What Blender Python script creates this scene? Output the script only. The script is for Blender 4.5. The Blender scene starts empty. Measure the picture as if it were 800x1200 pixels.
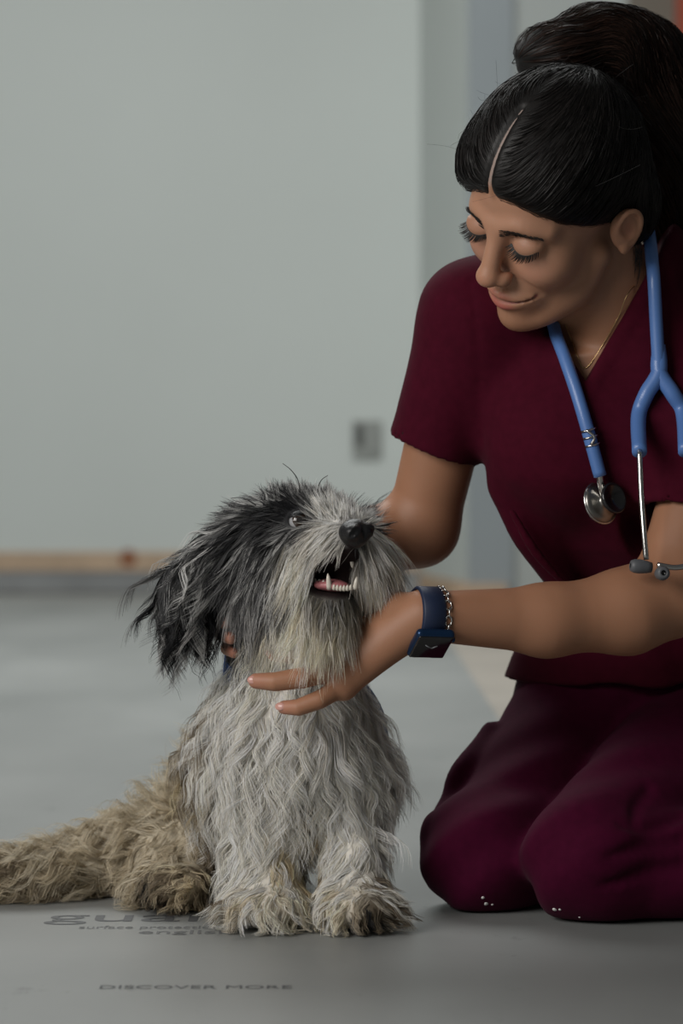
import bpy, math, random
import numpy as np
from mathutils import Vector, Matrix, kdtree

rng = np.random.default_rng(7)
scene = bpy.context.scene
COL = scene.collection

# ------------------------------------------------------------------ camera, light, exposure
FPX, CAMZ, HORIZON = 3600.0, 0.55, 490.0
cam = bpy.data.cameras.new('camera')
cam.sensor_fit = 'VERTICAL'; cam.sensor_height = 36.0; cam.sensor_width = 24.0
cam.lens = FPX / 1200.0 * 36.0
cam.shift_y = -(600.0 - HORIZON) / 1200.0
cam.dof.use_dof = True; cam.dof.focus_distance = 3.29; cam.dof.aperture_fstop = 4.5
cam.clip_end = 60
cam_o = bpy.data.objects.new('camera', cam); COL.objects.link(cam_o)
cam_o.location = (0, 0, CAMZ); cam_o.rotation_euler = (math.pi / 2, 0, 0)
scene.camera = cam_o

vs = scene.view_settings
vs.view_transform = 'Standard'; vs.look = 'None'; vs.gamma = 1.0; vs.use_curve_mapping = False
vs.exposure = -0.1

world = bpy.data.worlds.new('world'); scene.world = world; world.use_nodes = True
bg = world.node_tree.nodes['Background']
bg.inputs[0].default_value = (0.90, 0.92, 0.90, 1); bg.inputs[1].default_value = 0.08

def area_light(name, loc, target, sx, sy, power, col):
    l = bpy.data.lights.new(name, 'AREA'); l.shape = 'RECTANGLE'; l.size = sx; l.size_y = sy
    l.energy = power; l.color = col
    o = bpy.data.objects.new(name, l); COL.objects.link(o); o.location = loc
    o.rotation_euler = (Vector(target) - Vector(loc)).to_track_quat('-Z', 'Y').to_euler()
    return o
area_light('window_daylight', (-2.2, 1.1, 1.75), (0.2, 3.4, 0.5), 2.2, 1.6, 92, (1.0, 0.97, 0.93))
area_light('ceiling_panel_light', (-0.7, 6.4, 3.3), (-0.7, 6.4, 0), 3.0, 2.6, 132, (0.98, 1.0, 0.98))

# ------------------------------------------------------------------ helpers
def P(px, py, Y):
    return np.array([(px - 400.0) / FPX * Y, Y, CAMZ - (py - HORIZON) / FPX * Y])
def unit(v):
    v = np.asarray(v, float); return v / (np.linalg.norm(v, axis=-1, keepdims=True) + 1e-12)
def srgb(r, g, b):
    f = lambda c: (c / 12.92 if c <= 0.04045 else ((c + 0.055) / 1.055) ** 2.4)
    return (f(r / 255), f(g / 255), f(b / 255))

def mesh_np(name, V, F, col=None, smooth=True):
    """V (n,3), F (m,k) with k equal for every face"""
    V = np.ascontiguousarray(V, dtype=np.float32); F = np.ascontiguousarray(F, dtype=np.int32)
    me = bpy.data.meshes.new(name); k = F.shape[1]
    me.vertices.add(len(V)); me.vertices.foreach_set('co', V.ravel())
    me.loops.add(F.size); me.loops.foreach_set('vertex_index', F.ravel())
    me.polygons.add(len(F))
    me.polygons.foreach_set('loop_start', np.arange(0, F.size, k, dtype=np.int32))
    me.polygons.foreach_set('use_smooth', np.full(len(F), smooth, dtype=bool))
    me.update(calc_edges=True); me.validate()
    if col is not None:
        a = me.attributes.new('Col', 'FLOAT_COLOR', 'POINT')
        c = np.ones((len(V), 4), np.float32); c[:, :3] = col; a.data.foreach_set('color', c.ravel())
    return me
def obj(name, me, mat=None, parent=None, **props):
    o = bpy.data.objects.new(name, me); COL.objects.link(o)
    if mat is not None and me is not None: me.materials.clear(); me.materials.append(mat)
    if parent is not None: o.parent = parent
    for k, v in props.items(): o[k] = v
    return o
def empty(name, label, cat, **props):
    o = bpy.data.objects.new(name, None); COL.objects.link(o); o.empty_display_size = 0.05
    o['label'] = label; o['category'] = cat
    for k, v in props.items(): o[k] = v
    return o
def join(parts):
    Vs, Fs, n = [], [], 0
    for V, F in parts:
        Vs.append(V); Fs.append(F + n); n += len(V)
    return np.concatenate(Vs), np.concatenate(Fs)

def box(c, s, R=None):
    v = np.array([[x, y, z] for x in (-.5, .5) for y in (-.5, .5) for z in (-.5, .5)]) * np.asarray(s)
    if R is not None: v = v @ np.asarray(R).T
    f = np.array([[0, 1, 3, 2], [4, 6, 7, 5], [0, 4, 5, 1], [2, 3, 7, 6], [0, 2, 6, 4], [1, 5, 7, 3]])
    return v + np.asarray(c), f
def tube(pts, r, n=12, closed=False, cap=True):
    """round tube along points; r scalar or per point. Quads only."""
    p = np.asarray(pts, float); m = len(p); r = np.broadcast_to(np.asarray(r, float), (m,))
    t = np.zeros_like(p)
    if closed: t = np.roll(p, -1, 0) - np.roll(p, 1, 0)
    else: t[1:-1] = p[2:] - p[:-2]; t[0] = p[1] - p[0]; t[-1] = p[-1] - p[-2]
    t = unit(t)
    u = unit(np.cross(t[0], [0.31, 0.52, 0.79])); V = []
    for i in range(m):
        u = unit(u - t[i] * np.dot(u, t[i])); w = np.cross(t[i], u)
        a = np.arange(n) * 2 * math.pi / n
        V.append(p[i] + r[i] * (np.cos(a)[:, None] * u + np.sin(a)[:, None] * w))
    V = np.concatenate(V); F = []
    for i in range(m if closed else m - 1):
        j = (i + 1) % m
        for k in range(n):
            l = (k + 1) % n; F.append([i * n + k, i * n + l, j * n + l, j * n + k])
    if not closed and cap:
        for i, flip in ((0, 1), (m - 1, 0)):
            c = len(V); V = np.concatenate([V, p[i:i + 1]])
            for k in range(0, n, 2):
                q = [c, i * n + k, i * n + (k + 1) % n, i * n + (k + 2) % n]
                F.append(q[::-1] if flip else q)
    return V, np.array(F)
def spline(pts, n=12):
    """Catmull-Rom through the points"""
    p = np.asarray(pts, float); q = np.concatenate([[2 * p[0] - p[1]], p, [2 * p[-1] - p[-2]]])
    out = []
    for i in range(1, len(q) - 2):
        for s in np.arange(n) / n:
            a, b, c, d = q[i - 1], q[i], q[i + 1], q[i + 2]
            out.append(0.5 * (2 * b + (c - a) * s + (2 * a - 5 * b + 4 * c - d) * s * s + (3 * b - a - 3 * c + d) * s ** 3))
    out.append(q[-2]); return np.array(out)
def lathe(prof, c, axis, n=32):
    """profile of (radius, height) turned about axis through c"""
    axis = unit(axis); u = unit(np.cross(axis, [0.3, 0.9, 0.2])); w = np.cross(axis, u); V, F = [], []
    a = np.arange(n) * 2 * math.pi / n; ring = np.cos(a)[:, None] * u + np.sin(a)[:, None] * w
    for r, h in prof: V.append(np.asarray(c) + h * axis + max(r, 1e-5) * ring)
    for i in range(len(prof) - 1):
        for k in range(n):
            l = (k + 1) % n; F.append([i * n + k, i * n + l, (i + 1) * n + l, (i + 1) * n + k])
    return np.concatenate(V), np.array(F)

# ------------------------------------------------------------------ materials
def mat(name, color=(.8, .8, .8), rough=.6, metal=0.0, attr=False, noise=0.0, nscale=20.0, bump=0.0, bscale=200.0,
        sss=0.0, sheen=0.0, coat=0.0, spec=0.5, bdist=0.001, trans=0.0):
    m = bpy.data.materials.new(name); m.use_nodes = True; nt = m.node_tree; N, L = nt.nodes, nt.links
    b = N['Principled BSDF']
    b.inputs['Roughness'].default_value = rough; b.inputs['Metallic'].default_value = metal
    b.inputs['Specular IOR Level'].default_value = spec
    if sss: b.inputs['Subsurface Weight'].default_value = sss; b.inputs['Subsurface Radius'].default_value = (.012, .005, .003); b.inputs['Subsurface Scale'].default_value = 0.5
    if sheen: b.inputs['Sheen Weight'].default_value = sheen; b.inputs['Sheen Roughness'].default_value = .5
    if coat: b.inputs['Coat Weight'].default_value = coat
    if trans: b.inputs['Transmission Weight'].default_value = trans
    tc = N.new('ShaderNodeTexCoord')
    src = None
    if attr:
        at = N.new('ShaderNodeAttribute'); at.attribute_name = 'Col'; src = at.outputs['Color']
    else:
        rgb = N.new('ShaderNodeRGB'); rgb.outputs[0].default_value = (*color, 1); src = rgb.outputs[0]
    if noise:
        nz = N.new('ShaderNodeTexNoise'); nz.inputs['Scale'].default_value = nscale; nz.inputs['Detail'].default_value = 5
        L.new(tc.outputs['Object'], nz.inputs['Vector'])
        mr = N.new('ShaderNodeMapRange'); mr.inputs[1].default_value = .25; mr.inputs[2].default_value = .75
        mr.inputs[3].default_value = 1 - noise; mr.inputs[4].default_value = 1 + noise
        L.new(nz.outputs['Fac'], mr.inputs[0])
        mx = N.new('ShaderNodeMix'); mx.data_type = 'RGBA'; mx.blend_type = 'MULTIPLY'; mx.inputs[0].default_value = 1
        L.new(src, mx.inputs[6]); L.new(mr.outputs[0], mx.inputs[7]); src = mx.outputs[2]
    L.new(src, b.inputs['Base Color'])
    if bump:
        nz = N.new('ShaderNodeTexNoise'); nz.inputs['Scale'].default_value = bscale; nz.inputs['Detail'].default_value = 3
        L.new(tc.outputs['Object'], nz.inputs['Vector'])
        bp = N.new('ShaderNodeBump'); bp.inputs['Strength'].default_value = bump; bp.inputs['Distance'].default_value = bdist
        L.new(nz.outputs['Fac'], bp.inputs['Height']); L.new(bp.outputs[0], b.inputs['Normal'])
    return m

def fur_mat(name, trans=.35, rough=.6):
    m = mat(name, attr=True, rough=rough, spec=.22); N, L = m.node_tree.nodes, m.node_tree.links
    b = N['Principled BSDF']; t = N.new('ShaderNodeBsdfTranslucent'); x = N.new('ShaderNodeMixShader'); x.inputs[0].default_value = trans
    at = [n for n in N if n.type == 'ATTRIBUTE'][0]; L.new(at.outputs['Color'], t.inputs['Color'])
    L.new(b.outputs[0], x.inputs[1]); L.new(t.outputs[0], x.inputs[2]); L.new(x.outputs[0], N['Material Output'].inputs['Surface'])
    return m

# ------------------------------------------------------------------ signed distance sculpting
class Op:
    def __init__(s, fn, c=None, r=1e9, k=0.0, mode='u'):
        s.fn = fn; s.c = np.zeros(3) if c is None else np.asarray(c, float); s.r = r; s.k = max(k, 1e-5); s.mode = mode
def smin(a, b, k):
    h = np.clip(.5 + .5 * (b - a) / k, 0, 1); return b + (a - b) * h - k * h * (1 - h)
def combine(d, e, op):
    if op.mode == 'u': return smin(d, e, op.k)
    if op.mode == 's': return -smin(-d, e, op.k)
    if op.mode == 'i': return -smin(-d, -e, op.k)
def ev(ops, Pt):
    Pt = np.asarray(Pt, float); d = np.full(Pt.shape[:-1], 1.0)
    for op in ops:
        if op.mode == 'd': d = op.fn(Pt, d)
        else: d = combine(d, op.fn(Pt), op)
    return d
def tap(a, b, r1, r2, k=.01, mode='u'):
    a = np.asarray(a, float); b = np.asarray(b, float); ba = b - a; bb = max(ba @ ba, 1e-12)
    def fn(p):
        t = np.clip(((p - a) @ ba) / bb, 0, 1); q = p - a - t[..., None] * ba
        return np.sqrt((q * q).sum(-1)) - (r1 + (r2 - r1) * t)
    return Op(fn, (a + b) / 2, math.sqrt(bb) / 2 + max(r1, r2), k, mode)
def ell(c, r, R=None, k=.01, mode='u'):
    c = np.asarray(c, float); r = np.asarray(r, float)
    def fn(p):
        q = p - c
        if R is not None: q = q @ R
        k0 = np.sqrt(((q / r) ** 2).sum(-1)); k1 = np.sqrt(((q / r ** 2) ** 2).sum(-1)) + 1e-9
        return k0 * (k0 - 1) / k1
    return Op(fn, c, r.max() * 1.3 + .012, k, mode)
def sph(c, r, k=.01, mode='u'): return tap(c, np.asarray(c) + 1e-6, r, r, k, mode)
def chain(pts, rs, k=.01, mode='u', n=0):
    """tube along a polyline as a single operation"""
    p = np.asarray(pts, float)
    rs = np.broadcast_to(np.asarray(rs, float), (len(p),))
    if n:
        q = spline(np.concatenate([p, rs[:, None]], 1), n); p, rs = q[:, :3], q[:, 3]
    c = p.mean(0); r = np.sqrt(((p - c) ** 2).sum(1)).max() + rs.max()
    segs = [tap(p[i], p[i + 1], rs[i], rs[i + 1]).fn for i in range(len(p) - 1)]
    def fn(x):
        d = segs[0](x)
        for s in segs[1:]: d = np.minimum(d, s(x))
        return d
    return Op(fn, c, r, k, mode)
def plane(p0, n, k=.004, mode='s'):
    p0 = np.asarray(p0, float); n = unit(n)
    return Op(lambda p: -((p - p0) @ n), None, 1e9, k, mode)   # inside where (p-p0).n > 0
def sect(st, k=.02, mode='u', up=(0, 0, 1)):
    """stations: (center, half width along side dir, half depth); side = world x tilted by yaw"""
    c = np.array([s[0] for s in st], float); a = np.array([s[1] for s in st]); b = np.array([s[2] for s in st])
    yaw = np.array([s[3] if len(s) > 3 else 0. for s in st]); z = c[:, 2]; o = np.argsort(z)
    c, a, b, yaw, z = c[o], a[o], b[o], yaw[o], z[o]
    def fn(p):
        Z = p[..., 2]; zz = np.clip(Z, z[0], z[-1]); I = lambda v: np.interp(zz, z, v)
        x = p[..., 0] - I(c[:, 0]); y = p[..., 1] - I(c[:, 1]); A, B, w = I(a), I(b), I(yaw)
        u = x * np.cos(w) + y * np.sin(w); v = -x * np.sin(w) + y * np.cos(w)
        k0 = np.sqrt((u / A) ** 2 + (v / B) ** 2); k1 = np.sqrt((u / A ** 2) ** 2 + (v / B ** 2) ** 2) + 1e-9
        d = np.where(k0 < 1e-3, -np.minimum(A, B), k0 * (k0 - 1) / k1); dz = np.maximum(Z - z[-1], z[0] - Z)
        return np.where(dz > 0, np.sqrt(np.maximum(d, 0) ** 2 + dz ** 2) + np.minimum(d, 0) * 0, np.maximum(d, dz))
    m = c.mean(0); r = np.sqrt(((c - m) ** 2).sum(1)).max() + max(a.max(), b.max())
    return Op(fn, m, r, k, mode)
def disp(fn, c=None, r=1e9):
    o = Op(lambda p, d: d + fn(p), c, r, .0); o.mode = 'd'; return o

def sdf_mesh(ops, lo, hi, h, smooth=0):
    B = 8; lo = np.asarray(lo, float); hi = np.asarray(hi, float)
    nb = np.ceil((hi - lo) / (h * B)).astype(int); hb = .8661 * B * h
    g = np.stack(np.meshgrid(*[np.arange(n) for n in nb], indexing='ij'), -1).reshape(-1, 3)
    ctr = lo + (g + .5) * B * h
    d = np.concatenate([ev_cull(ops, ctr[i:i + 60000, None, :], ctr[i:i + 60000], hb * 2.2)[:, 0] for i in range(0, len(ctr), 60000)])
    act = np.abs(d) < hb * 1.7; g = g[act]; ctr = ctr[act]
    li = np.stack(np.meshgrid(*[np.arange(9)] * 3, indexing='ij'), -1).reshape(-1, 3)
    vals = np.empty((len(g), 729), np.float32)
    for i in range(0, len(g), 2000):
        pts = lo + (g[i:i + 2000, None, :] * B + li[None]) * h
        vals[i:i + 2000] = ev_cull(ops, pts, ctr[i:i + 2000], hb)
    v = vals.reshape(-1, 9, 9, 9); s = v < 0
    cnt = sum(s[:, a:a + 8, b:b + 8, c:c + 8].astype(np.int8) for a in (0, 1) for b in (0, 1) for c in (0, 1))
    bi, ci, cj, ck = np.nonzero((cnt > 0) & (cnt < 8))
    off = [(a, b, c) for a in (0, 1) for b in (0, 1) for c in (0, 1)]
    cv = np.stack([v[bi, ci + a, cj + b, ck + c] for a, b, c in off], 1)
    acc = np.zeros((len(bi), 3)); num = np.zeros(len(bi))
    for e in range(8):
        for ax in range(3):
            if off[e][ax] == 0:
                o2 = list(off[e]); o2[ax] = 1; f = off.index(tuple(o2)); a, b = cv[:, e], cv[:, f]
                m = (a < 0) != (b < 0); t = np.where(m, a / np.where(m, a - b, 1), 0)
                pos = np.repeat(np.array(off[e], float)[None], len(bi), 0); pos[:, ax] = t
                acc += pos * m[:, None]; num += m
    cell = g[bi] * B + np.stack([ci, cj, ck], 1); V = lo + (cell + acc / num[:, None]) * h
    N1, N2 = nb[1] * B + 2, nb[2] * B + 2
    key = ((cell[:, 0] + 1) * N1 + cell[:, 1] + 1) * N2 + cell[:, 2] + 1
    order = np.argsort(key); sk = key[order]; quads = []
    for ax in range(3):
        sl = [slice(None), slice(0, 8), slice(0, 8), slice(0, 8)]; s2 = list(sl); s2[ax + 1] = slice(1, 9)
        a, b = s[tuple(sl)], s[tuple(s2)]
        q, i, j, k = np.nonzero(a != b); inside = a[q, i, j, k]; gp = g[q] * B + np.stack([i, j, k], 1)
        u, w = [(1, 2), (2, 0), (0, 1)][ax]; ids = []; ok = np.ones(len(q), bool)
        for du, dw in ((0, 0), (-1, 0), (-1, -1), (0, -1)):
            c2 = gp.copy(); c2[:, u] += du; c2[:, w] += dw
            kk = ((c2[:, 0] + 1) * N1 + c2[:, 1] + 1) * N2 + c2[:, 2] + 1
            ps = np.clip(np.searchsorted(sk, kk), 0, len(sk) - 1); ok &= sk[ps] == kk; ids.append(order[ps])
        Q = np.stack(ids, 1); Q[~inside] = Q[~inside][:, ::-1]; quads.append(Q[ok])
    F = np.concatenate(quads)
    for _ in range(smooth):
        S = np.zeros_like(V); c = np.zeros(len(V))
        for a, b in ((0, 1), (1, 2), (2, 3), (3, 0)):
            for x, y in ((a, b), (b, a)):
                for ax in range(3): S[:, ax] += np.bincount(F[:, x], V[F[:, y], ax], len(V))
                c += np.bincount(F[:, x], minlength=len(V))
        V = .5 * V + .5 * S / np.maximum(c, 1)[:, None]
    return V, F
def ev_cull(ops, Pt, ctr, hb):
    d = np.full(Pt.shape[:-1], 1.0)
    for op in ops:
        if op.r > 1e8: idx = slice(None)
        else:
            idx = np.nonzero(np.sqrt(((ctr - op.c) ** 2).sum(1)) - op.r < hb + op.k + .010)[0]
            if len(idx) == 0: continue
        if op.mode == 'd': d[idx] = op.fn(Pt[idx], d[idx])
        else: d[idx] = combine(d[idx], op.fn(Pt[idx]), op)
    return d
def march(ops, o, dr, tmax, t0=0.0):
    """first hits along rays o + t dr"""
    o = np.atleast_2d(o).astype(float); dr = unit(np.atleast_2d(dr)); t = np.full(len(o), t0)
    for _ in range(140):
        d = ev(ops, o + t[:, None] * dr); t += np.clip(d * .7, -.01, .05)
        if np.abs(d).max() < 1e-4: break
    return o + np.minimum(t, tmax)[:, None] * dr
def surf(ops, px, py, lift=0.0, t0=2.9):
    o = np.array([0, 0, CAMZ]); dr = unit(P(px, py, 1.0) - o)
    ops = [p for p in ops if p.r > 1e8 or np.linalg.norm(np.cross(p.c - o, dr)) < p.r + p.k + .02]
    q = march(ops, o, P(px, py, 1.0) - o, 6, t0)[0]
    return q + unit(o - q) * lift
def grad(ops, p, e=1e-3):
    p = np.atleast_2d(p); return unit(np.stack([ev(ops, p + np.eye(3)[i] * e) - ev(ops, p - np.eye(3)[i] * e) for i in range(3)], -1))
def wob(p, freq, seed, n=6):
    """smooth pseudo noise in about -1..1"""
    r = np.random.default_rng(seed); out = 0
    for i in range(n):
        k = r.normal(size=3); k = k / np.linalg.norm(k) * freq * (.6 + .9 * r.random()); out = out + np.sin(p @ k + r.random() * 6.28)
    return out / n * 1.4

# ------------------------------------------------------------------ strands (fur and hair)
def sample_surface(V, F, n, r):
    a, b, c, d = (V[F[:, i]] for i in range(4)); nr = np.cross(c - a, d - b); ar = np.sqrt((nr ** 2).sum(1))
    i = r.choice(len(F), n, p=ar / ar.sum()); u, v = r.random((2, n, 1))
    p = (a[i] * (1 - u) + b[i] * u) * (1 - v) + (d[i] * (1 - u) + c[i] * u) * v
    return p, unit(nr[i])
def ribbons(paths, side_ref, w, col):
    """paths (n,m,3), side_ref (n,3), w (n,m) half width, col (n,3) or (n,m,3) -> V,F,C"""
    n, m = paths.shape[:2]; t = np.empty_like(paths); t[:, 1:-1] = paths[:, 2:] - paths[:, :-2]
    t[:, 0] = paths[:, 1] - paths[:, 0]; t[:, -1] = paths[:, -1] - paths[:, -2]
    s = unit(np.cross(t, side_ref[:, None, :])) * w[..., None]
    V = np.stack([paths - s, paths + s], 2).reshape(-1, 3)
    base = (np.arange(n) * m * 2)[:, None] + (np.arange(m - 1) * 2)[None]
    F = np.stack([base, base + 1, base + 3, base + 2], -1).reshape(-1, 4)
    if col.ndim == 2: col = np.repeat(col[:, None], m, 1)
    C = np.repeat(col[:, :, None], 2, 2).reshape(-1, 3)
    return V, F, C
#@@BODY
# ------------------------------------------------------------------ the room
def panel(name, quad, m, thick=0.0, parent=None, **props):
    """flat quad given by its four corners (extruded away from the camera by thick)"""
    q = np.asarray(quad, float); n = unit(np.cross(q[1] - q[0], q[3] - q[0]))
    if n[1] < 0: n = -n
    if thick:
        V = np.concatenate([q, q + n * thick])
        F = np.array([[0, 1, 2, 3], [7, 6, 5, 4], [0, 4, 5, 1], [1, 5, 6, 2], [2, 6, 7, 3], [3, 7, 4, 0]])
    else: V, F = q, np.array([[0, 1, 2, 3]])
    return obj(name, mesh_np(name, V, F, smooth=False), m, parent, **props)
def wallx(a, b, z0, z1):
    return [(a[0], a[1], z0), (b[0], b[1], z0), (b[0], b[1], z1), (a[0], a[1], z1)]

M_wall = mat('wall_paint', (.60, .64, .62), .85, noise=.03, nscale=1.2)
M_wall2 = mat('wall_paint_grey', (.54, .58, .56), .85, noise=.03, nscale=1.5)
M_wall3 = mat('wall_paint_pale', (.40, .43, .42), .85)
M_col = mat('column_blue_grey', (.28, .315, .335), .6, noise=.05, nscale=3)
M_curb = mat('concrete_curb', (.26, .27, .275), .9, noise=.15, nscale=6)
M_timber = mat('bare_timber', (.50, .37, .26), .75, noise=.12, nscale=14)
M_orange = mat('orange_paint', (.30, .055, .025), .6)
M_brown = mat('brown_board', (.15, .13, .105), .7, noise=.1, nscale=4)
M_sub = mat('beige_subfloor', (.36, .33, .29), .8, noise=.12, nscale=3)
M_outlet = mat('outlet_grey', (.30, .315, .30), .6)
M_outlet_d = mat('outlet_dark', (.10, .105, .10), .6)
M_knot = mat('timber_knot', (.28, .12, .06), .8)

# floor: bare beige floor with a grey protective sheet rolled out over it
fl = obj('floor', mesh_np('floor', *box((0, 4.5, -.05), (14, 15, .1)), smooth=False), M_sub, kind='structure')
def floor_mat():
    m = bpy.data.materials.new('floor_sheet_paper'); m.use_nodes = True; N, L = m.node_tree.nodes, m.node_tree.links
    b = N['Principled BSDF']; b.inputs['Roughness'].default_value = .42
    tc = N.new('ShaderNodeTexCoord'); mp = N.new('ShaderNodeMapping'); mp.inputs['Scale'].default_value = (1, .55, 1)
    L.new(tc.outputs['Object'], mp.inputs[0])
    n1 = N.new('ShaderNodeTexNoise'); n1.inputs['Scale'].default_value = 2.2; n1.inputs['Detail'].default_value = 6
    n2 = N.new('ShaderNodeTexNoise'); n2.inputs['Scale'].default_value = 9; n2.inputs['Detail'].default_value = 8; n2.inputs['Roughness'].default_value = .7
    L.new(mp.outputs[0], n1.inputs['Vector']); L.new(mp.outputs[0], n2.inputs['Vector'])
    r1 = N.new('ShaderNodeValToRGB'); r1.color_ramp.elements[0].position = .3; r1.color_ramp.elements[0].color = (.215, .224, .22, 1)
    r1.color_ramp.elements[1].position = .7; r1.color_ramp.elements[1].color = (.315, .325, .318, 1)
    r2 = N.new('ShaderNodeValToRGB'); r2.color_ramp.elements[0].position = .27; r2.color_ramp.elements[0].color = (.45, .45, .45, 1)
    r2.color_ramp.elements[1].position = .38; r2.color_ramp.elements[1].color = (1, 1, 1, 1)
    mx = N.new('ShaderNodeMix'); mx.data_type = 'RGBA'; mx.blend_type = 'MULTIPLY'; mx.inputs[0].default_value = 1
    L.new(n1.outputs['Fac'], r1.inputs[0]); L.new(n2.outputs['Fac'], r2.inputs[0])
    L.new(r1.outputs[0], mx.inputs[6]); L.new(r2.outputs[0], mx.inputs[7]); L.new(mx.outputs[2], b.inputs['Base Color'])
    bp = N.new('ShaderNodeBump'); bp.inputs['Strength'].default_value = .25; bp.inputs['Distance'].default_value = .002
    L.new(n2.outputs['Fac'], bp.inputs['Height']); L.new(bp.outputs[0], b.inputs['Normal'])
    return m
e0, e1 = P(500, 690, 9.0), P(640, 930, 4.5)
def edge_x(Y): return e0[0] + (e1[0] - e0[0]) * (Y - e0[1]) / (e1[1] - e0[1])
ys = [-2.5, 3.0, 4.5, 9.60]
V = []; F = []
xr = [3.5, 3.5, edge_x(4.5), edge_x(9.6)]
for y, x in zip(ys, xr):
    for z in (0.0, -.004): V += [(-6.5, y, z), (x, y, z)]
for i in range(3):
    a, b = i * 4, i * 4 + 4
    F += [[a, a + 1, b + 1, b], [a + 2, b + 2, b + 3, a + 3], [a + 1, a + 3, b + 3, b + 1], [a, b, b + 2, a + 2]]
fl.location.z = -.004
obj('protective_sheet', mesh_np('protective_sheet', np.array(V), np.array(F), smooth=False), floor_mat(), fl,
    label='pale grey protective paper sheet spread over the floor').location.z = .004

# printed lettering on the sheet
M_ink = mat('printed_ink', (.10, .104, .108), .7)
M_ink2 = mat('printed_ink_faded', (.15, .154, .158), .7)
def lettering(text, px0, px1, py_base, py_top, m, bold=0.0):
    cu = bpy.data.curves.new('txt', 'FONT'); cu.body = text; cu.size = 1; cu.offset = bold
    o = bpy.data.objects.new('txt', cu); COL.objects.link(o)
    bpy.context.view_layer.update()
    me = bpy.data.meshes.new_from_object(o.evaluated_get(bpy.context.evaluated_depsgraph_get()))
    bpy.data.objects.remove(o); bpy.data.curves.remove(cu)
    n = len(me.vertices); co = np.empty(n * 3, np.float32); me.vertices.foreach_get('co', co); co = co.reshape(-1, 3)
    cap = .7 if text[0].isupper() else .5
    Yb, Yt = CAMZ * FPX / (py_base - HORIZON), CAMZ * FPX / (py_top - HORIZON)
    x0, x1 = (px0 - 400) / FPX * Yb, (px1 - 400) / FPX * Yb
    co[:, 0] = x0 + (co[:, 0] - co[:, 0].min()) / np.ptp(co[:, 0]) * (x1 - x0)
    co[:, 1] = Yb + co[:, 1] / cap * (Yt - Yb); co[:, 2] = .0044
    me.vertices.foreach_set('co', co.ravel()); me.update()
    return obj('floor_lettering', me, m, fl)
lettering('guard', 52, 312, 1080, 1072, M_ink, .0)
lettering('surface protection', 92, 258, 1088.5, 1086, M_ink2)
lettering('english', 162, 272, 1094.5, 1091.5, M_ink2)
lettering('DISCOVER MORE', 116, 342, 1159, 1155, M_ink, .0)

# back wall with a timber plate and concrete curb along its foot
YW = 9.7
A = ((P(-900, 600, YW)[0]), YW); Bc = (P(492, 600, YW)[0], YW); Cc = (P(548, 600, 9.15)[0], 9.15)
wb = panel('wall_back', wallx(A, Bc, .125, 3.6), M_wall, .12, kind='structure')
curb = panel('trim_1', wallx((A[0], YW - .005), (Bc[0], YW - .005), 0, .068), M_curb, .12, kind='structure', label='grey concrete curb at the foot of the back wall')
tim = panel('trim_2', wallx((A[0], YW - .01), (Bc[0], YW - .01), .068, .128), M_timber, .12, kind='structure', label='bare timber plate along the foot of the back wall')
kn = P(150, 655, YW - .013)
obj('knot', mesh_np('knot', *lathe([(0, 0), (.018, .001), (.03, .0035)], kn, (0, 1, 0), 20)), M_knot, tim)
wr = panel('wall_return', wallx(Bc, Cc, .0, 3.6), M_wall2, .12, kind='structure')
panel('trim_3', wallx((Bc[0] - .004, Bc[1] - .012), (Cc[0] - .004, Cc[1] - .012), 0, .06), M_timber, .03, kind='structure')
D0, D1 = P(548, 0, 9.15), P(601, 0, 9.15)
col_o = panel('trim_4', wallx((D0[0], 9.13), (D1[0], 9.13), 0, 3.6), M_col, .14, kind='structure', label='blue grey column standing against the wall')
panel('trim_5', wallx((D0[0] - .045, 9.10), (D1[0] - .02, 9.10), .0, .058), M_timber, .05, kind='structure')
E0, E1 = P(735, 0, 9.15), P(790, 0, 9.15)
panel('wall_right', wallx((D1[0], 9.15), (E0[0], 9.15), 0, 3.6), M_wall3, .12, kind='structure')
panel('trim_6', wallx((E0[0], 9.13), (E1[0], 9.13), 0, 3.6), M_brown, .12, kind='structure', label='brown board beside the orange post')
panel('trim_7', wallx((E1[0], 9.08), (E1[0] + .12, 9.08), 0, 3.6), M_orange, .12, kind='structure', label='orange post behind the person')
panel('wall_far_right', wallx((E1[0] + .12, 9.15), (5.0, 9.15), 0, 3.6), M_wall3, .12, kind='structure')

ot = empty('wall_outlet', 'grey wall outlet on the pale wall beside the burgundy sleeve', 'outlet')
oc = P(430, 515, YW)
obj('cover_plate', mesh_np('cover_plate', *box(oc + (0, -.006, 0), (.092, .012, .118)), smooth=False), M_outlet, ot)
obj('switch_slot', mesh_np('switch_slot', *box(oc + (-.026, -.014, .014), (.026, .006, .07)), smooth=False), M_outlet_d, ot)
obj('socket_face', mesh_np('socket_face', *box(oc + (.020, -.014, -.004), (.030, .006, .075)), smooth=False), M_outlet, ot)
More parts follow.
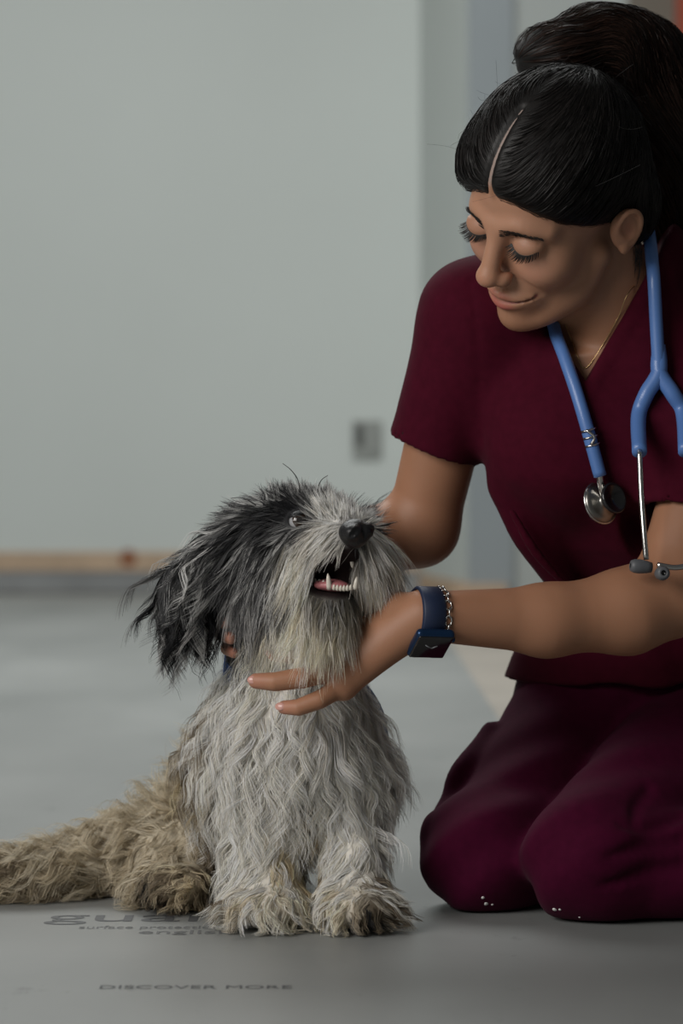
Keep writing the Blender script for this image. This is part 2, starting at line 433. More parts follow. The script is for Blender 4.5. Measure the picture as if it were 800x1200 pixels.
# ------------------------------------------------------------------ the dog
dog = empty('dog', 'small shaggy grey and white dog sitting with its head raised', 'dog')
g0 = lambda p, z: np.array([p[0], p[1], z])
pawA, pawB = g0(P(312, 1070, 3.315), .024), g0(P(420, 1074, 3.300), .024)
eyeN, eyeF = P(350, 611, 3.2835), P(405, 604, 3.345)
nose_c = P(415, 623, 3.240)
dog_ops = [
    tap(P(340, 880, 3.43), P(275, 985, 3.60), .082, .076, .05),
    ell(P(343, 860, 3.405), (.074, .066, .085), k=.05),
    sph(P(282, 900, 3.42), .048, .04), sph(P(410, 900, 3.42), .048, .04),
    tap(P(346, 840, 3.405), P(332, 690, 3.395), .062, .054, .04),
    tap(P(303, 930, 3.39), P(308, 1050, 3.340), .040, .034, .03), ell(pawA, (.044, .052, .022), k=.025),
    tap(P(408, 940, 3.40), P(414, 1050, 3.335), .036, .031, .03), ell(pawB, (.041, .048, .022), k=.025),
    ell(P(200, 1003, 3.56), (.068, .080, .055), k=.04), ell(P(235, 1000, 3.62), (.07, .075, .06), k=.05),
    ell(g0(P(205, 1042, 3.45), .026), (.042, .062, .024), k=.03),
    chain([P(150, 1000, 3.58), P(95, 1017, 3.53), P(20, 1028, 3.50), P(-50, 1030, 3.50)], [.044, .034, .028, .024], .03, n=4),
    # head
    sph(P(322, 652, 3.365), .061, .04), ell(P(360, 626, 3.335), (.048, .045, .038), k=.03),
    chain([P(352, 640, 3.32), P(385, 636, 3.285), P(404, 634, 3.262)], [.044, .033, .024], .03),
    tap(P(340, 692, 3.35), P(392, 711, 3.272), .042, .022, .03),
    ell(P(420, 655, 3.318), (.030, .035, .036), k=.025), ell(P(352, 655, 3.30), (.030, .030, .030), k=.03),
    # open mouth
    chain([P(408, 668, 3.235), P(392, 676, 3.262), P(372, 684, 3.290)], [.0155, .0150, .010], .008, 's'),
    # ears
    chain([P(290, 622, 3.345), P(250, 645, 3.345), P(222, 690, 3.345), P(208, 725, 3.345)], [.016, .019, .019, .012], .018, n=4), ell(P(222, 700, 3.350), (.034, .014, .045), k=.02),
    chain([P(415, 618, 3.39), P(442, 648, 3.375), P(455, 690, 3.370)], [.014, .016, .010], .02, n=4),
    sph(eyeN, .0095, .006, 's'),
]
dV, dF = sdf_mesh(dog_ops, (-.48, 3.1, -.02), (.16, 3.82, .60), .0036)
mouth_fn = chain([P(408, 668, 3.235), P(392, 676, 3.262), P(372, 684, 3.290)], [.020, .020, .016]).fn
mc = np.clip(1.2 - mouth_fn(dV) / .009, 0, 1)[:, None]

# nose, eyes, teeth, tongue
M_nose = mat('dog_nose_leather', (.010, .010, .011), .38, bump=.5, bscale=450, bdist=.001)
nx = unit(np.array([.62, -.74, .25])); nup = unit(np.array([-.2, .1, 1]) - nx * (np.array([-.2, .1, 1]) @ nx)); nsd = np.cross(nx, nup)
NR = np.stack([nsd, nx, nup], 1)
nops = [ell(nose_c, (.0185, .014, .0135), NR, .004), ell(nose_c + nup * -.007, (.010, .0125, .011), NR, .008)]
for s in (-1, 1):
    nops += [ell(nose_c + nsd * s * .0105 + nx * .009 - nup * .002, (.0085, .008, .0075), NR, .005)]
    nops += [chain([nose_c + nsd * s * .0095 + nx * .0185 - nup * .001, nose_c + nsd * s * .0165 + nx * .0125 - nup * .0055], [.0028, .0016], .003, 's')]
nops += [chain([nose_c + nx * .016 + nup * .004, nose_c + nx * .013 - nup * .020], .0012, .003, 's')]
V, F = sdf_mesh(nops, nose_c - .035, nose_c + .035, .0014); obj('nose', mesh_np('nose', V, F), M_nose, dog)
M_eye = mat('dog_eye_iris', (.035, .020, .012), .08, coat=1.0)
M_sclera = mat('dog_eye_white', (.38, .38, .39), .15, coat=.8)
def uv_sphere(c, r, n=20):
    pr = [(r * math.sin(a), -r * math.cos(a)) for a in np.linspace(0, math.pi, n)]; return lathe(pr, c, (0, 0, 1), n * 2)
for c, look in ((eyeN, unit([.42, -.84, .30])), (eyeF, unit([.75, -.55, .40]))):
    e = obj('eye', mesh_np('eye', *uv_sphere(c, .0105)), M_sclera, dog)
    cap = [(0.0109 * math.sin(a), 0.0109 * math.cos(a)) for a in np.linspace(0, 1.12, 8)]
    for axl, an in (((-.25, .05, 1.0), 1.0), ((.1, .05, -1.0), .75)):
        obj('eyelid', mesh_np('eyelid', *lathe([(.0119 * math.sin(a), .0119 * math.cos(a)) for a in np.linspace(0, an, 8)] + [(.0104 * math.sin(an), .0104 * math.cos(an))], c, axl, 24)), M_nose, e)
    obj('iris', mesh_np('iris', *lathe(cap, c, look, 24)), M_eye, e)
M_tooth = mat('tooth', (.66, .61, .53), .3, coat=.3)
M_tongue = mat('tongue', (.42, .15, .16), .35, bump=.4, bscale=300)
# lower teeth: two canines and a row of incisors
tA, tB = P(381, 690, 3.262), P(416, 689, 3.246)
def tooth(base, tip, r):
    s = np.linspace(0, 1, 6); pts = base + (tip - base) * s[:, None]; pts = pts + np.array([0, -.0012, 0]) * np.sin(s * 3.1)[:, None]
    V, F = tube(pts, r * np.sqrt(np.maximum(1 - s ** 1.8, .02)), 10); obj('tooth', mesh_np('tooth', V, F), M_tooth, dog)
tooth(P(386, 690, 3.255), P(384, 672, 3.252), .0032); tooth(P(416, 690, 3.240), P(418, 676, 3.238), .0030)
for i in range(6):
    t = (i + .6) / 6.4; c = P(389 + 25 * t, 690 + 1.5 * math.sin(3 * t), 3.252 - .012 * t - .004 * math.sin(3.1 * t)); tooth(c, c + np.array([0, -.002, .0055]), .0021)
for i in range(3):
    c = P(379 - 5 * i, 686 - i, 3.262 + .008 * i); tooth(c, c + np.array([0, -.001, .006]), .0024)
tooth(P(412, 657, 3.262), P(413, 666, 3.261), .0024)
V, F = sdf_mesh([ell(P(385, 685, 3.275), (.017, .022, .0065), None, .004), ell(P(397, 687, 3.262), (.012, .012, .005), None, .006)], P(385, 685, 3.27) - .05, P(385, 685, 3.27) + .05, .0025)
obj('tongue', mesh_np('tongue', V, F), M_tongue, dog)

# ---- coat. Each key: px, py, Y, flow on screen (right, down, towards camera), length, lift, curl, droop, colour A, colour B, share of B, region
WH, CR, TAN, GR, DG, BK, DT = (.95, .905, .83), (.95, .87, .70), (.80, .68, .48), (.42, .41, .40), (.085, .085, .088), (.016, .016, .018), (.24, .19, .13)
LG = (.72, .715, .70); W2 = (.90, .86, .77); W3 = (.82, .74, .60); H1 = (.70, .63, .50); H2 = (.56, .48, .35)
KEYS = [
 # top of the head
 (300, 600, 3.34, -.6, -.35, .1, .026, .25, .10, .3, DG, LG, .38, 'head_fur'), (330, 585, 3.33, -.2, -.6, .1, .020, .35, .08, .1, DG, LG, .42, 'head_fur'),
 (365, 583, 3.32, -.05, -.7, .1, .018, .35, .08, .1, DG, LG, .5, 'head_fur'), (400, 583, 3.33, .25, -.65, .1, .020, .35, .08, .1, GR, LG, .5, 'head_fur'),
 (425, 590, 3.35, .6, -.5, .1, .026, .4, .1, .2, DG, LG, .5, 'head_fur'), (330, 640, 3.45, -.3, -.2, -.6, .04, .4, .1, .3, DG, LG, .3, 'head_fur'), (400, 620, 3.42, .3, -.3, -.6, .04, .4, .1, .3, DG, LG, .3, 'head_fur'),
 (385, 603, 3.28, -.15, -.75, .1, .026, .35, .05, .0, LG, WH, .6, 'head_fur'), (405, 607, 3.262, .0, -.7, .1, .018, .3, .03, .0, LG, WH, .6, 'head_fur'),
 # around the eye
 (342, 604, 3.29, -.5, -.4, .1, .020, .3, .04, .0, BK, DG, .3, 'head_fur'), (336, 618, 3.30, -.6, .5, .1, .024, .25, .04, .2, BK, DG, .35, 'head_fur'),
 (358, 626, 3.275, -.3, .6, .1, .022, .25, .04, .2, DG, LG, .5, 'head_fur'), (326, 606, 3.30, -.7, .2, .1, .026, .3, .04, .1, BK, DG, .35, 'head_fur'), (352, 598, 3.287, -.3, -.6, .1, .020, .3, .04, .1, BK, DG, .35, 'head_fur'), (362, 612, 3.28, -.3, -.5, .1, .012, .2, .04, .1, BK, GR, .35, 'head_fur'), (322, 628, 3.305, -.6, .6, .1, .03, .25, .05, .3, BK, DG, .4, 'head_fur'),
 # muzzle
 (372, 640, 3.265, -.55, .75, .15, .046, .28, .05, .5, WH, CR, .35, 'muzzle_fur'), (388, 628, 3.255, -.55, .5, .1, .028, .25, .04, .3, WH, LG, .4, 'muzzle_fur'),
 (395, 648, 3.247, -.85, .5, .1, .026, .28, .04, .5, GR, WH, .5, 'muzzle_fur'), (360, 660, 3.275, -.35, .9, .1, .055, .22, .06, .6, CR, WH, .5, 'muzzle_fur'),
 (412, 652, 3.247, .1, .8, .1, .009, .2, .03, .5, DG, BK, .4, 'muzzle_fur'), (430, 640, 3.27, .45, .85, .1, .050, .3, .05, .6, WH, LG, .4, 'muzzle_fur'), (438, 650, 3.285, .3, .95, .1, .060, .3, .06, .7, WH, CR, .4, 'muzzle_fur'), (440, 680, 3.295, .12, 1, .05, .055, .25, .06, .7, WH, CR, .4, 'muzzle_fur'),
 (448, 660, 3.33, .35, .9, 0, .055, .3, .08, .7, DG, LG, .4, 'head_fur'),
 # cheek and temple
 (310, 640, 3.31, -.55, .75, .1, .045, .25, .08, .5, DG, LG, .35, 'head_fur'), (300, 690, 3.315, -.3, .95, .1, .052, .25, .10, .6, DG, GR, .45, 'head_fur'), (326, 695, 3.300, -.3, .95, .1, .048, .22, .08, .6, DG, LG, .3, 'head_fur'), (306, 706, 3.312, -.3, .95, .1, .048, .22, .08, .6, DG, GR, .35, 'head_fur'), (338, 680, 3.292, -.3, .95, .1, .048, .22, .08, .6, DG, LG, .4, 'head_fur'), (322, 672, 3.30, -.3, .95, .1, .052, .22, .08, .6, DG, LG, .35, 'head_fur'),
 (345, 665, 3.287, -.35, .9, .1, .045, .22, .07, .5, DG, LG, .4, 'head_fur'), (285, 640, 3.33, -.75, .55, .1, .05, .3, .08, .4, BK, DG, .4, 'head_fur'), (285, 720, 3.35, -.2, .95, .1, .05, .25, .1, .6, DG, GR, .4, 'head_fur'),
 # chin and beard
 (396, 700, 3.262, .0, .95, .3, .016, .3, .02, .4, BK, DG, .3, 'beard_fur'), (382, 698, 3.270, -.1, .95, .3, .016, .3, .02, .4, BK, DG, .3, 'beard_fur'), (396, 709, 3.262, .0, .95, .3, .018, .3, .02, .4, BK, DG, .35, 'beard_fur'), (398, 704, 3.262, .0, .95, .3, .016, .3, .02, .4, BK, DG, .3, 'beard_fur'), (383, 703, 3.268, -.1, .95, .3, .016, .3, .02, .4, BK, DG, .3, 'beard_fur'), (410, 703, 3.262, .1, .95, .3, .016, .3, .02, .4, BK, DG, .3, 'beard_fur'), (340, 716, 3.292, -.3, .95, .3, .060, .4, .10, .7, CR, WH, .4, 'beard_fur'), (324, 729, 3.305, -.3, .95, .3, .058, .4, .12, .7, CR, WH, .4, 'beard_fur'), (405, 718, 3.260, .02, 1, .8, .060, .65, .05, .7, CR, WH, .35, 'beard_fur'), (388, 718, 3.262, -.1, 1, .8, .066, .65, .05, .7, CR, WH, .4, 'beard_fur'),
 (365, 718, 3.270, -.2, 1, .8, .070, .65, .07, .7, CR, WH, .4, 'beard_fur'), (340, 722, 3.290, -.3, .95, .7, .064, .6, .10, .7, CR, WH, .35, 'beard_fur'), (305, 738, 3.325, -.3, .95, .25, .055, .35, .15, .7, CR, GR, .30, 'beard_fur'), (418, 715, 3.29, .25, 1, .15, .055, .35, .06, .7, WH, CR, .4, 'beard_fur'),
 # ears
 (285, 622, 3.33, -.75, .5, .1, .05, .3, .12, .3, BK, DG, .5, 'ear_fur'), (255, 638, 3.33, -.65, .75, .1, .066, .35, .30, .5, DG, LG, .26, 'ear_fur'), (228, 675, 3.33, -.3, .95, .1, .066, .35, .40, .6, DG, LG, .26, 'ear_fur'),
 (210, 720, 3.335, -.1, 1, .1, .052, .4, .38, .6, BK, GR, .4, 'ear_fur'), (240, 725, 3.34, .05, .95, .1, .050, .35, .38, .6, BK, GR, .35, 'ear_fur'), (240, 690, 3.36, .1, 1, -.1, .055, .3, .2, .6, BK, DG, .5, 'ear_fur'), (225, 690, 3.37, -.3, .9, -.3, .06, .35, .2, .6, BK, DG, .5, 'ear_fur'),
 (450, 650, 3.365, .2, .9, 0, .03, .2, .12, .5, DG, LG, .35, 'ear_fur'), (458, 685, 3.36, .35, .9, 0, .032, .3, .12, .5, BK, LG, .4, 'ear_fur'),
 # throat, chest
 (345, 785, 3.345, -.1, 1, .1, .034, .2, .15, .6, WH, W2, .3, 'body_fur'), (290, 790, 3.34, -.35, .95, .1, .055, .3, .18, .6, WH, W2, .3, 'body_fur'), (400, 800, 3.34, .3, .95, .1, .045, .28, .15, .6, WH, W2, .3, 'body_fur'),
 (345, 850, 3.335, .05, 1, .15, .060, .28, .22, .6, WH, W2, .35, 'body_fur'), (290, 860, 3.35, -.25, 1, .15, .062, .3, .22, .6, WH, W2, .35, 'body_fur'), (400, 860, 3.35, .25, 1, .15, .060, .3, .20, .6, WH, W2, .35, 'body_fur'),
 (245, 860, 3.40, -.5, .85, .05, .055, .35, .25, .6, WH, DT, .35, 'body_fur'), (440, 880, 3.40, .45, .9, .0, .050, .3, .18, .6, WH, W2, .4, 'body_fur'), (232, 900, 3.42, -.4, .9, .1, .045, .4, .45, .5, DT, TAN, .45, 'body_fur'),
 (330, 920, 3.34, -.1, 1, .25, .072, .42, .22, .6, WH, W2, .35, 'body_fur'), (375, 925, 3.345, .15, 1, .25, .072, .42, .22, .6, WH, W2, .35, 'body_fur'), (440, 930, 3.40, .3, .95, .0, .045, .3, .18, .6, WH, W2, .4, 'body_fur'),
 (355, 965, 3.36, .0, 1, .1, .045, .2, .2, .6, TAN, WH, .5, 'leg_fur'), (290, 960, 3.36, -.15, 1, .1, .048, .25, .25, .6, W2, WH, .5, 'leg_fur'), (260, 960, 3.44, -.4, .9, .05, .045, .3, .3, .6, WH, DT, .4, 'body_fur'),
 (345, 870, 3.55, 0, .3, -.8, .04, .3, .2, .5, WH, DT, .4, 'body_fur'), (420, 900, 3.5, .6, .6, -.2, .04, .3, .2, .5, WH, W2, .4, 'body_fur'),
 # forelegs and paws
 (300, 1010, 3.325, -.15, 1, .15, .040, .25, .28, .5, W2, WH, .5, 'leg_fur'), (330, 1010, 3.325, .15, 1, .15, .040, .25, .28, .5, WH, TAN, .45, 'leg_fur'), (405, 1000, 3.33, -.1, 1, .15, .038, .25, .22, .5, W2, WH, .45, 'leg_fur'), (440, 1010, 3.36, .4, .9, .0, .035, .3, .22, .5, W2, LG, .4, 'leg_fur'),
 (360, 1010, 3.37, .1, 1, .1, .035, .2, .2, .5, TAN, DT, .4, 'leg_fur'),
 (300, 1062, 3.27, -.35, .5, .5, .032, .3, .30, .5, WH, W3, .5, 'paw_fur'), (335, 1062, 3.27, .35, .5, .5, .032, .3, .30, .5, W3, WH, .5, 'paw_fur'), (270, 1078, 3.29, -.8, .4, .2, .030, .25, .3, .4, W2, DT, .45, 'paw_fur'),
 (405, 1062, 3.262, -.3, .5, .5, .030, .3, .28, .5, W3, WH, .5, 'paw_fur'), (430, 1075, 3.255, .3, .5, .4, .020, .2, .25, .5, DT, BK, .45, 'paw_fur'), (455, 1060, 3.29, .8, .2, .2, .028, .3, .25, .4, W2, DT, .4, 'paw_fur'),
 # haunch, hind paw, tail
 (200, 945, 3.52, -.4, -.4, .2, .045, .5, .45, .3, H1, H2, .4, 'haunch_fur'), (160, 975, 3.52, -.7, .3, .2, .045, .45, .5, .4, H1, H2, .5, 'haunch_fur'), (205, 990, 3.48, -.3, .85, .3, .042, .35, .5, .5, H2, H1, .5, 'haunch_fur'),
 (240, 1000, 3.5, .1, .95, .3, .040, .3, .4, .5, H2, DT, .5, 'haunch_fur'), (165, 1020, 3.49, -.5, .7, .3, .040, .35, .5, .5, H2, H1, .4, 'haunch_fur'),
 (205, 1045, 3.39, -.3, .5, .5, .030, .3, .45, .4, TAN, DT, .45, 'paw_fur'), (190, 1058, 3.39, -.2, .3, .4, .018, .2, .3, .3, BK, DT, .5, 'paw_fur'), (240, 1055, 3.42, .2, .8, .3, .025, .3, .3, .4, DT, TAN, .4, 'paw_fur'),
 (110, 1005, 3.50, -.8, .1, .3, .048, .45, .45, .3, H1, H2, .5, 'tail_fur'), (60, 1010, 3.48, -.9, .1, .3, .045, .45, .45, .3, H2, H1, .5, 'tail_fur'), (10, 1020, 3.47, -.9, .2, .3, .045, .45, .4, .3, H2, DT, .35, 'tail_fur'),
 (60, 1045, 3.47, -.8, .5, .3, .035, .35, .4, .4, H2, DT, .4, 'tail_fur'), (230, 930, 3.66, -.2, -.2, -.5, .04, .4, .4, .4, H1, H2, .4, 'haunch_fur'),
]
KP = np.array([P(k[0], k[1], k[2]) for k in KEYS]); KD = unit(np.array([[k[3], -k[5], -k[4]] for k in KEYS]))
KS = np.array([[k[6], k[7], k[8], k[9], k[12]] for k in KEYS]); KA = np.array([k[10] for k in KEYS]); KB = np.array([k[11] for k in KEYS])
REG = [k[13] for k in KEYS]; RN = sorted(set(REG)); RI = np.array([RN.index(x) for x in REG])
def groom(p, sig=.013):
    d2 = ((p[:, None] - KP[None]) ** 2).sum(-1); near = d2.argmin(1); d2 = d2 - d2.min(1, keepdims=True)
    w = np.exp(-d2 / sig ** 2); w /= w.sum(1, keepdims=True)
    return unit(w @ KD), w @ KS, w @ KA, w @ KB, RI[near]

def coat(n, n_lock, seed, nseg=8, wroot=.00040, hand_sdf=None, only=None, clump=.72):
    r = np.random.default_rng(seed); p, nr = sample_surface(dV, dF, n, r)
    ok = (p[:, 2] > .007) & (mouth_fn(p) > .0045) & (((p - eyeN) ** 2).sum(1) > .0150 ** 2) & (((p - nose_c) ** 2).sum(1) > .0165 ** 2)
    if only is not None: ok &= np.isin(RI[((p[:, None] - KP[None]) ** 2).sum(-1).argmin(1)], [RN.index(x) for x in only])
    if hand_sdf is not None: ok &= (hand_sdf(p) > .004) 
    p, nr = p[ok], nr[ok]; n = len(p); li = r.choice(n, min(n_lock, n), replace=False); lp, ln = p[li], nr[li]; m = len(lp)
    kd = kdtree.KDTree(m)
    for i, c in enumerate(lp): kd.insert(c, i)
    kd.balance(); own = np.array([kd.find(c)[1] for c in p])
    D, S, A, B, R = groom(lp); Ln, lift, curl, droop, mixB = S.T
    D = unit(D + r.normal(size=D.shape) * .16)
    tang = unit(D - .85 * ln * (D * ln).sum(1, keepdims=True)); d0 = unit(tang + ln * lift[:, None] * (.7 + .6 * r.random((m, 1))))
    Ln = Ln * (.7 + .55 * r.random(m)); ss = np.linspace(0, 1, nseg + 1); path = [np.zeros((m, 3))]
    e1 = unit(np.cross(d0, ln)); e2 = unit(np.cross(d0, e1)); ph = 3.2 * wob(lp, 26, 77) + .9 * r.normal(size=m); fr = .65 + .5 * r.random(m); hand_ = np.sign(wob(lp, 20, 78) + .5 * r.normal(size=m))
    for i in range(nseg):
        s = ss[i + 1]; d = unit(d0 * (1 - .55 * s) + D * .5 * s + np.array([0, 0, -1]) * (droop * s * .8)[:, None])
        path.append(path[-1] + d * (Ln / nseg)[:, None])
    path = np.stack(path, 1)
    a = (curl * Ln * np.array([{'body_fur': .62, 'leg_fur': .55}.get(x, .42) for x in RN])[R])[:, None] * np.minimum(ss * 1.6, 1)[None]; th = 6.28 * fr[:, None] * ss[None] + ph[:, None]
    path = path + e1[:, None] * (a * (np.sin(th) - np.sin(ph)[:, None]))[..., None] + e2[:, None] * (a * .7 * hand_[:, None] * (np.cos(th) - np.cos(ph)[:, None]))[..., None]
    # colour of each lock: share of B, with softness
    z = np.clip((mixB - r.random(m)) / .12 + .5, 0, 1)[:, None]; LC = A * (1 - z) + B * z
    rel = path[own] * (.72 + .42 * r.random((n, 1, 1)))
    off = p - lp[own]; CK = clump * np.array([{'ear_fur': 1.28, 'body_fur': 1.08, 'haunch_fur': 1.15, 'tail_fur': 1.15}.get(x, 1.0) for x in RN])[R[own]]
    cl = (CK[:, None] * ss ** .8)[..., None]
    fz = r.normal(size=(n, 1, 3)) * np.array([{'ear_fur': .5}.get(x, 1.0) for x in RN])[R[own]][:, None, None] * (.10 * Ln[own])[:, None, None] * (ss ** 1.3)[None, :, None] * .38
    pts = lp[own][:, None] + rel + off[:, None] * (1 - cl) + fz
    pts[..., 2] = np.maximum(pts[..., 2], .0015 + .004 * r.random((n, 1)))
    c = LC[own] * (.78 + .44 * r.random((n, 1))); c = np.clip(c, 0, .85)
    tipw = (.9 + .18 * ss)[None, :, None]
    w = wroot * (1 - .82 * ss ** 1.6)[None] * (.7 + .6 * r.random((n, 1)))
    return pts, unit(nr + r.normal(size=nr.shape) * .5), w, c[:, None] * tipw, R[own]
_, S_, A_, B_, _ = groom(dV); dC = (A_ * (1 - S_[:, 4:5] * .6) + B_ * S_[:, 4:5] * .6) * .8
nc = np.clip(1.6 - np.sqrt(((dV - nose_c) ** 2).sum(1)) / .017, 0, 1)[:, None]; dC = dC * (1 - nc) + np.array([[.03, .03, .032]]) * nc
dC = dC * (1 - mc) + np.array([[.012, .006, .006]]) * mc
M_dskin = mat('dog_skin', attr=True, rough=.8, spec=.2, noise=.3, nscale=90)
obj('body', mesh_np('body', dV, dF, dC), M_dskin, dog)
M_fur = fur_mat('dog_fur')
def grow_coat(hand_sdf):
    A1 = coat(88000, 4600, 3, hand_sdf=hand_sdf)
    A2 = coat(170000, 6500, 4, wroot=.00034, hand_sdf=hand_sdf, only=('beard_fur', 'muzzle_fur', 'head_fur'), clump=.80)
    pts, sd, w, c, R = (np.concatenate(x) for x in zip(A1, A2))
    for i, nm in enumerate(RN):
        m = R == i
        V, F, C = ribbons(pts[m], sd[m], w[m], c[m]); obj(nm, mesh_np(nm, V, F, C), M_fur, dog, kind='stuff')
# long stray hairs above the brow
for pts_ in ([(352, 580), (349, 563), (341, 551), (331, 543)], [(372, 580), (373, 570), (377, 562), (384, 557)], [(300, 592), (290, 586), (281, 583), (270, 584)]):
    V, F = tube(spline([P(a, b, 3.315) for a, b in pts_], 5), np.linspace(.0008, .0003, 16), 5)
    obj('stray_hair', mesh_np('stray_hair', V, F, np.full((len(V), 3), .06)), M_fur, dog)
# ------------------------------------------------------------------ the person
person = empty('person', 'kneeling person in burgundy scrubs with dark tied hair holding the dog', 'person')
HS = 1.05
f_ = unit([-.70, -.52, -.49]); r_ = np.array([-.705, .61, .36]); r_ = unit(r_ - f_ * (r_ @ f_)); u_ = np.cross(r_, f_)
HR = np.stack([r_, f_, u_], 1)                    # columns: her right, forward, up
H0 = np.array([.230, 3.356, .790])
def H(x, y, z): return H0 + HS * (HR @ np.array([x, y, z], float))
def hl(op):
    """operation given in head coordinates -> world"""
    fn = op.fn; return Op(lambda p: HS * fn(((p - H0) @ HR) / HS), H(*op.c), op.r * HS, op.k * HS, op.mode)

# joints
J_neck = P(742, 372, 3.475); J_shR = P(548, 395, 3.48); J_elR = P(494, 618, 3.53); J_wrR = P(345, 690, 3.47)
J_shL = P(872, 405, 3.46); J_elL = P(786, 697, 3.365); J_wrL = P(498, 722, 3.275)
skull = H(0, -.035, -.055)

def hand(wr, knuckles, fingers, thumb, k=.012, s=1.0):
    o = []
    for i, kn in enumerate(knuckles):
        o.append(tap(wr, kn, .0165 * s, .0118 * s, .014))
    o.append(chain(knuckles, .0112 * s, .008))
    for kn, fg, r in zip(knuckles, fingers, (.0092, .0095, .0090, .0080)):
        pts = [kn] + list(fg); rs = [r * 1.08 * s, r * 1.04 * s, r * .93 * s, r * .76 * s][:len(pts)]
        o.append(chain(pts, rs, .0035))
    o.append(chain(thumb, [.016 * s, .0125 * s, .0105 * s, .0085 * s][:len(thumb)], .010))
    return o
# her left hand, under the dog's chin: index, middle, ring, little
kL = [P(412, 742, 3.304), P(400, 762, 3.292), P(395, 784, 3.280), P(402, 804, 3.276)]
fL = [[P(374, 740, 3.317), P(346, 746, 3.320), P(328, 750, 3.324)],
      [P(364, 764, 3.297), P(338, 766, 3.312), P(322, 766, 3.324)],
      [P(356, 794, 3.258), P(322, 799, 3.258), P(300, 798, 3.264)],
      [P(374, 820, 3.262), P(350, 829, 3.262), P(333, 829, 3.268)]]
tL = [P(470, 715, 3.290), P(446, 702, 3.335), P(436, 690, 3.360), P(426, 682, 3.385)]
# her right hand, behind the dog's neck with the fingers coming round
kR = [P(283, 690, 3.475), P(277, 707, 3.475), P(274, 724, 3.475), P(276, 741, 3.475)]
fR = [[P(266, 694, 3.400), P(260, 698, 3.375), P(264, 704, 3.355)],
      [P(262, 718, 3.400), P(257, 724, 3.372), P(264, 730, 3.350)],
      [P(263, 736, 3.400), P(260, 742, 3.370), P(270, 748, 3.345)],
      [P(268, 754, 3.400), P(266, 760, 3.375), P(274, 765, 3.352)]]
tR = [P(330, 680, 3.475), P(312, 655, 3.45), P(300, 640, 3.43), P(292, 628, 3.415)]
hand_ops = hand(J_wrL, kL, fL, tL, s=1.22)

E_x, E_y, E_z = .0325, .0725, -.004
head = [
    hl(ell((0, -.015, .035), (.073, .092, .085), k=.01)),
    hl(ell((0, .036, .034), (.060, .048, .052), k=.02)),
    hl(ell((0, .032, -.030), (.0585, .050, .060), k=.02)),
    hl(ell((0, .034, -.078), (.041, .040, .036), k=.02)),
    hl(chain([(-.050, -.005, -.055), (-.043, .022, -.086), (-.021, .054, -.107), (0, .064, -.111), (.021, .054, -.107), (.043, .022, -.086), (.050, -.005, -.055)],
             [.016, .016, .0145, .0145, .0145, .016, .016], .02, n=4)),
    hl(sph((0, .0685, -.106), .0165, .014)),
]
for s in (-1, 1):
    head += [hl(ell((s * .038, .053, -.036), (.025, .024, .023), k=.020)),
             hl(chain([(s * .012, .082, .013), (s * .030, .078, .016), (s * .048, .060, .010)], [.009, .009, .008], .014, n=4)),
             hl(sph((s * E_x, .101, -.001), .0175, .014, 's')),
             hl(ell((s * E_x, E_y, E_z), (.0180, .0150, .0135), k=.004))]
    # lid crease and lash line
    head += [hl(chain([(s * (E_x + a * .0165), E_y + .0105 - a * a * .010, .0085 - a * a * .006) for a in np.linspace(-1, 1, 9)], .0012, .0022, 's'))]
head += [hl(tap((0, .081, .010), (0, .1015, -.037), .0082, .0105, .012)),
         hl(ell((0, .1045, -.0405), (.0128, .0110, .0105), k=.006))]
for s in (-1, 1):
    head += [hl(ell((s * .0130, .0930, -.0450), (.0066, .0100, .0074), k=.006)),
             hl(ell((s * .0068, .1000, -.0525), (.0038, .0055, .0040), k=.003, mode='s'))]
head += [hl(ell((0, .065, -.075), (.032, .024, .022), k=.014))]
LIPU = [(-0.0319, 0.069, -0.07), (-0.019, 0.082, -0.072), (-0.0062, 0.089, -0.07), (0.0, 0.0893, -0.071), (0.0062, 0.089, -0.07), (0.019, 0.082, -0.072), (0.0319, 0.069, -0.07)]
LIPM = [(-0.0353, 0.069, -0.07), (-0.0319, 0.0715, -0.072), (-0.019, 0.084, -0.076), (0.0, 0.091, -0.077), (0.019, 0.084, -0.076), (0.0319, 0.0715, -0.072), (0.0353, 0.069, -0.07)]
LIPL = [(-0.0269, 0.072, -0.075), (-0.0146, 0.082, -0.081), (0.0, 0.087, -0.0835), (0.0146, 0.082, -0.081), (0.0269, 0.072, -0.075)]
head += [hl(chain(LIPU, [.0022, .0042, .0044, .0040, .0044, .0042, .0022], .005, n=4)),
         hl(chain(LIPL, [.0025, .0050, .0056, .0050, .0025], .005, n=4)),
         hl(chain(LIPM, [.0008, .0016, .0016, .0014, .0016, .0016, .0008], .0022, 's', n=4))]
for s in (-1, 1):
    # smile fold
    head += [hl(chain([(s * .021, .0850, -.047), (s * .032, .0750, -.058), (s * .0375, .0670, -.070)], [.0012, .0016, .0010], .006, 's', n=4))]
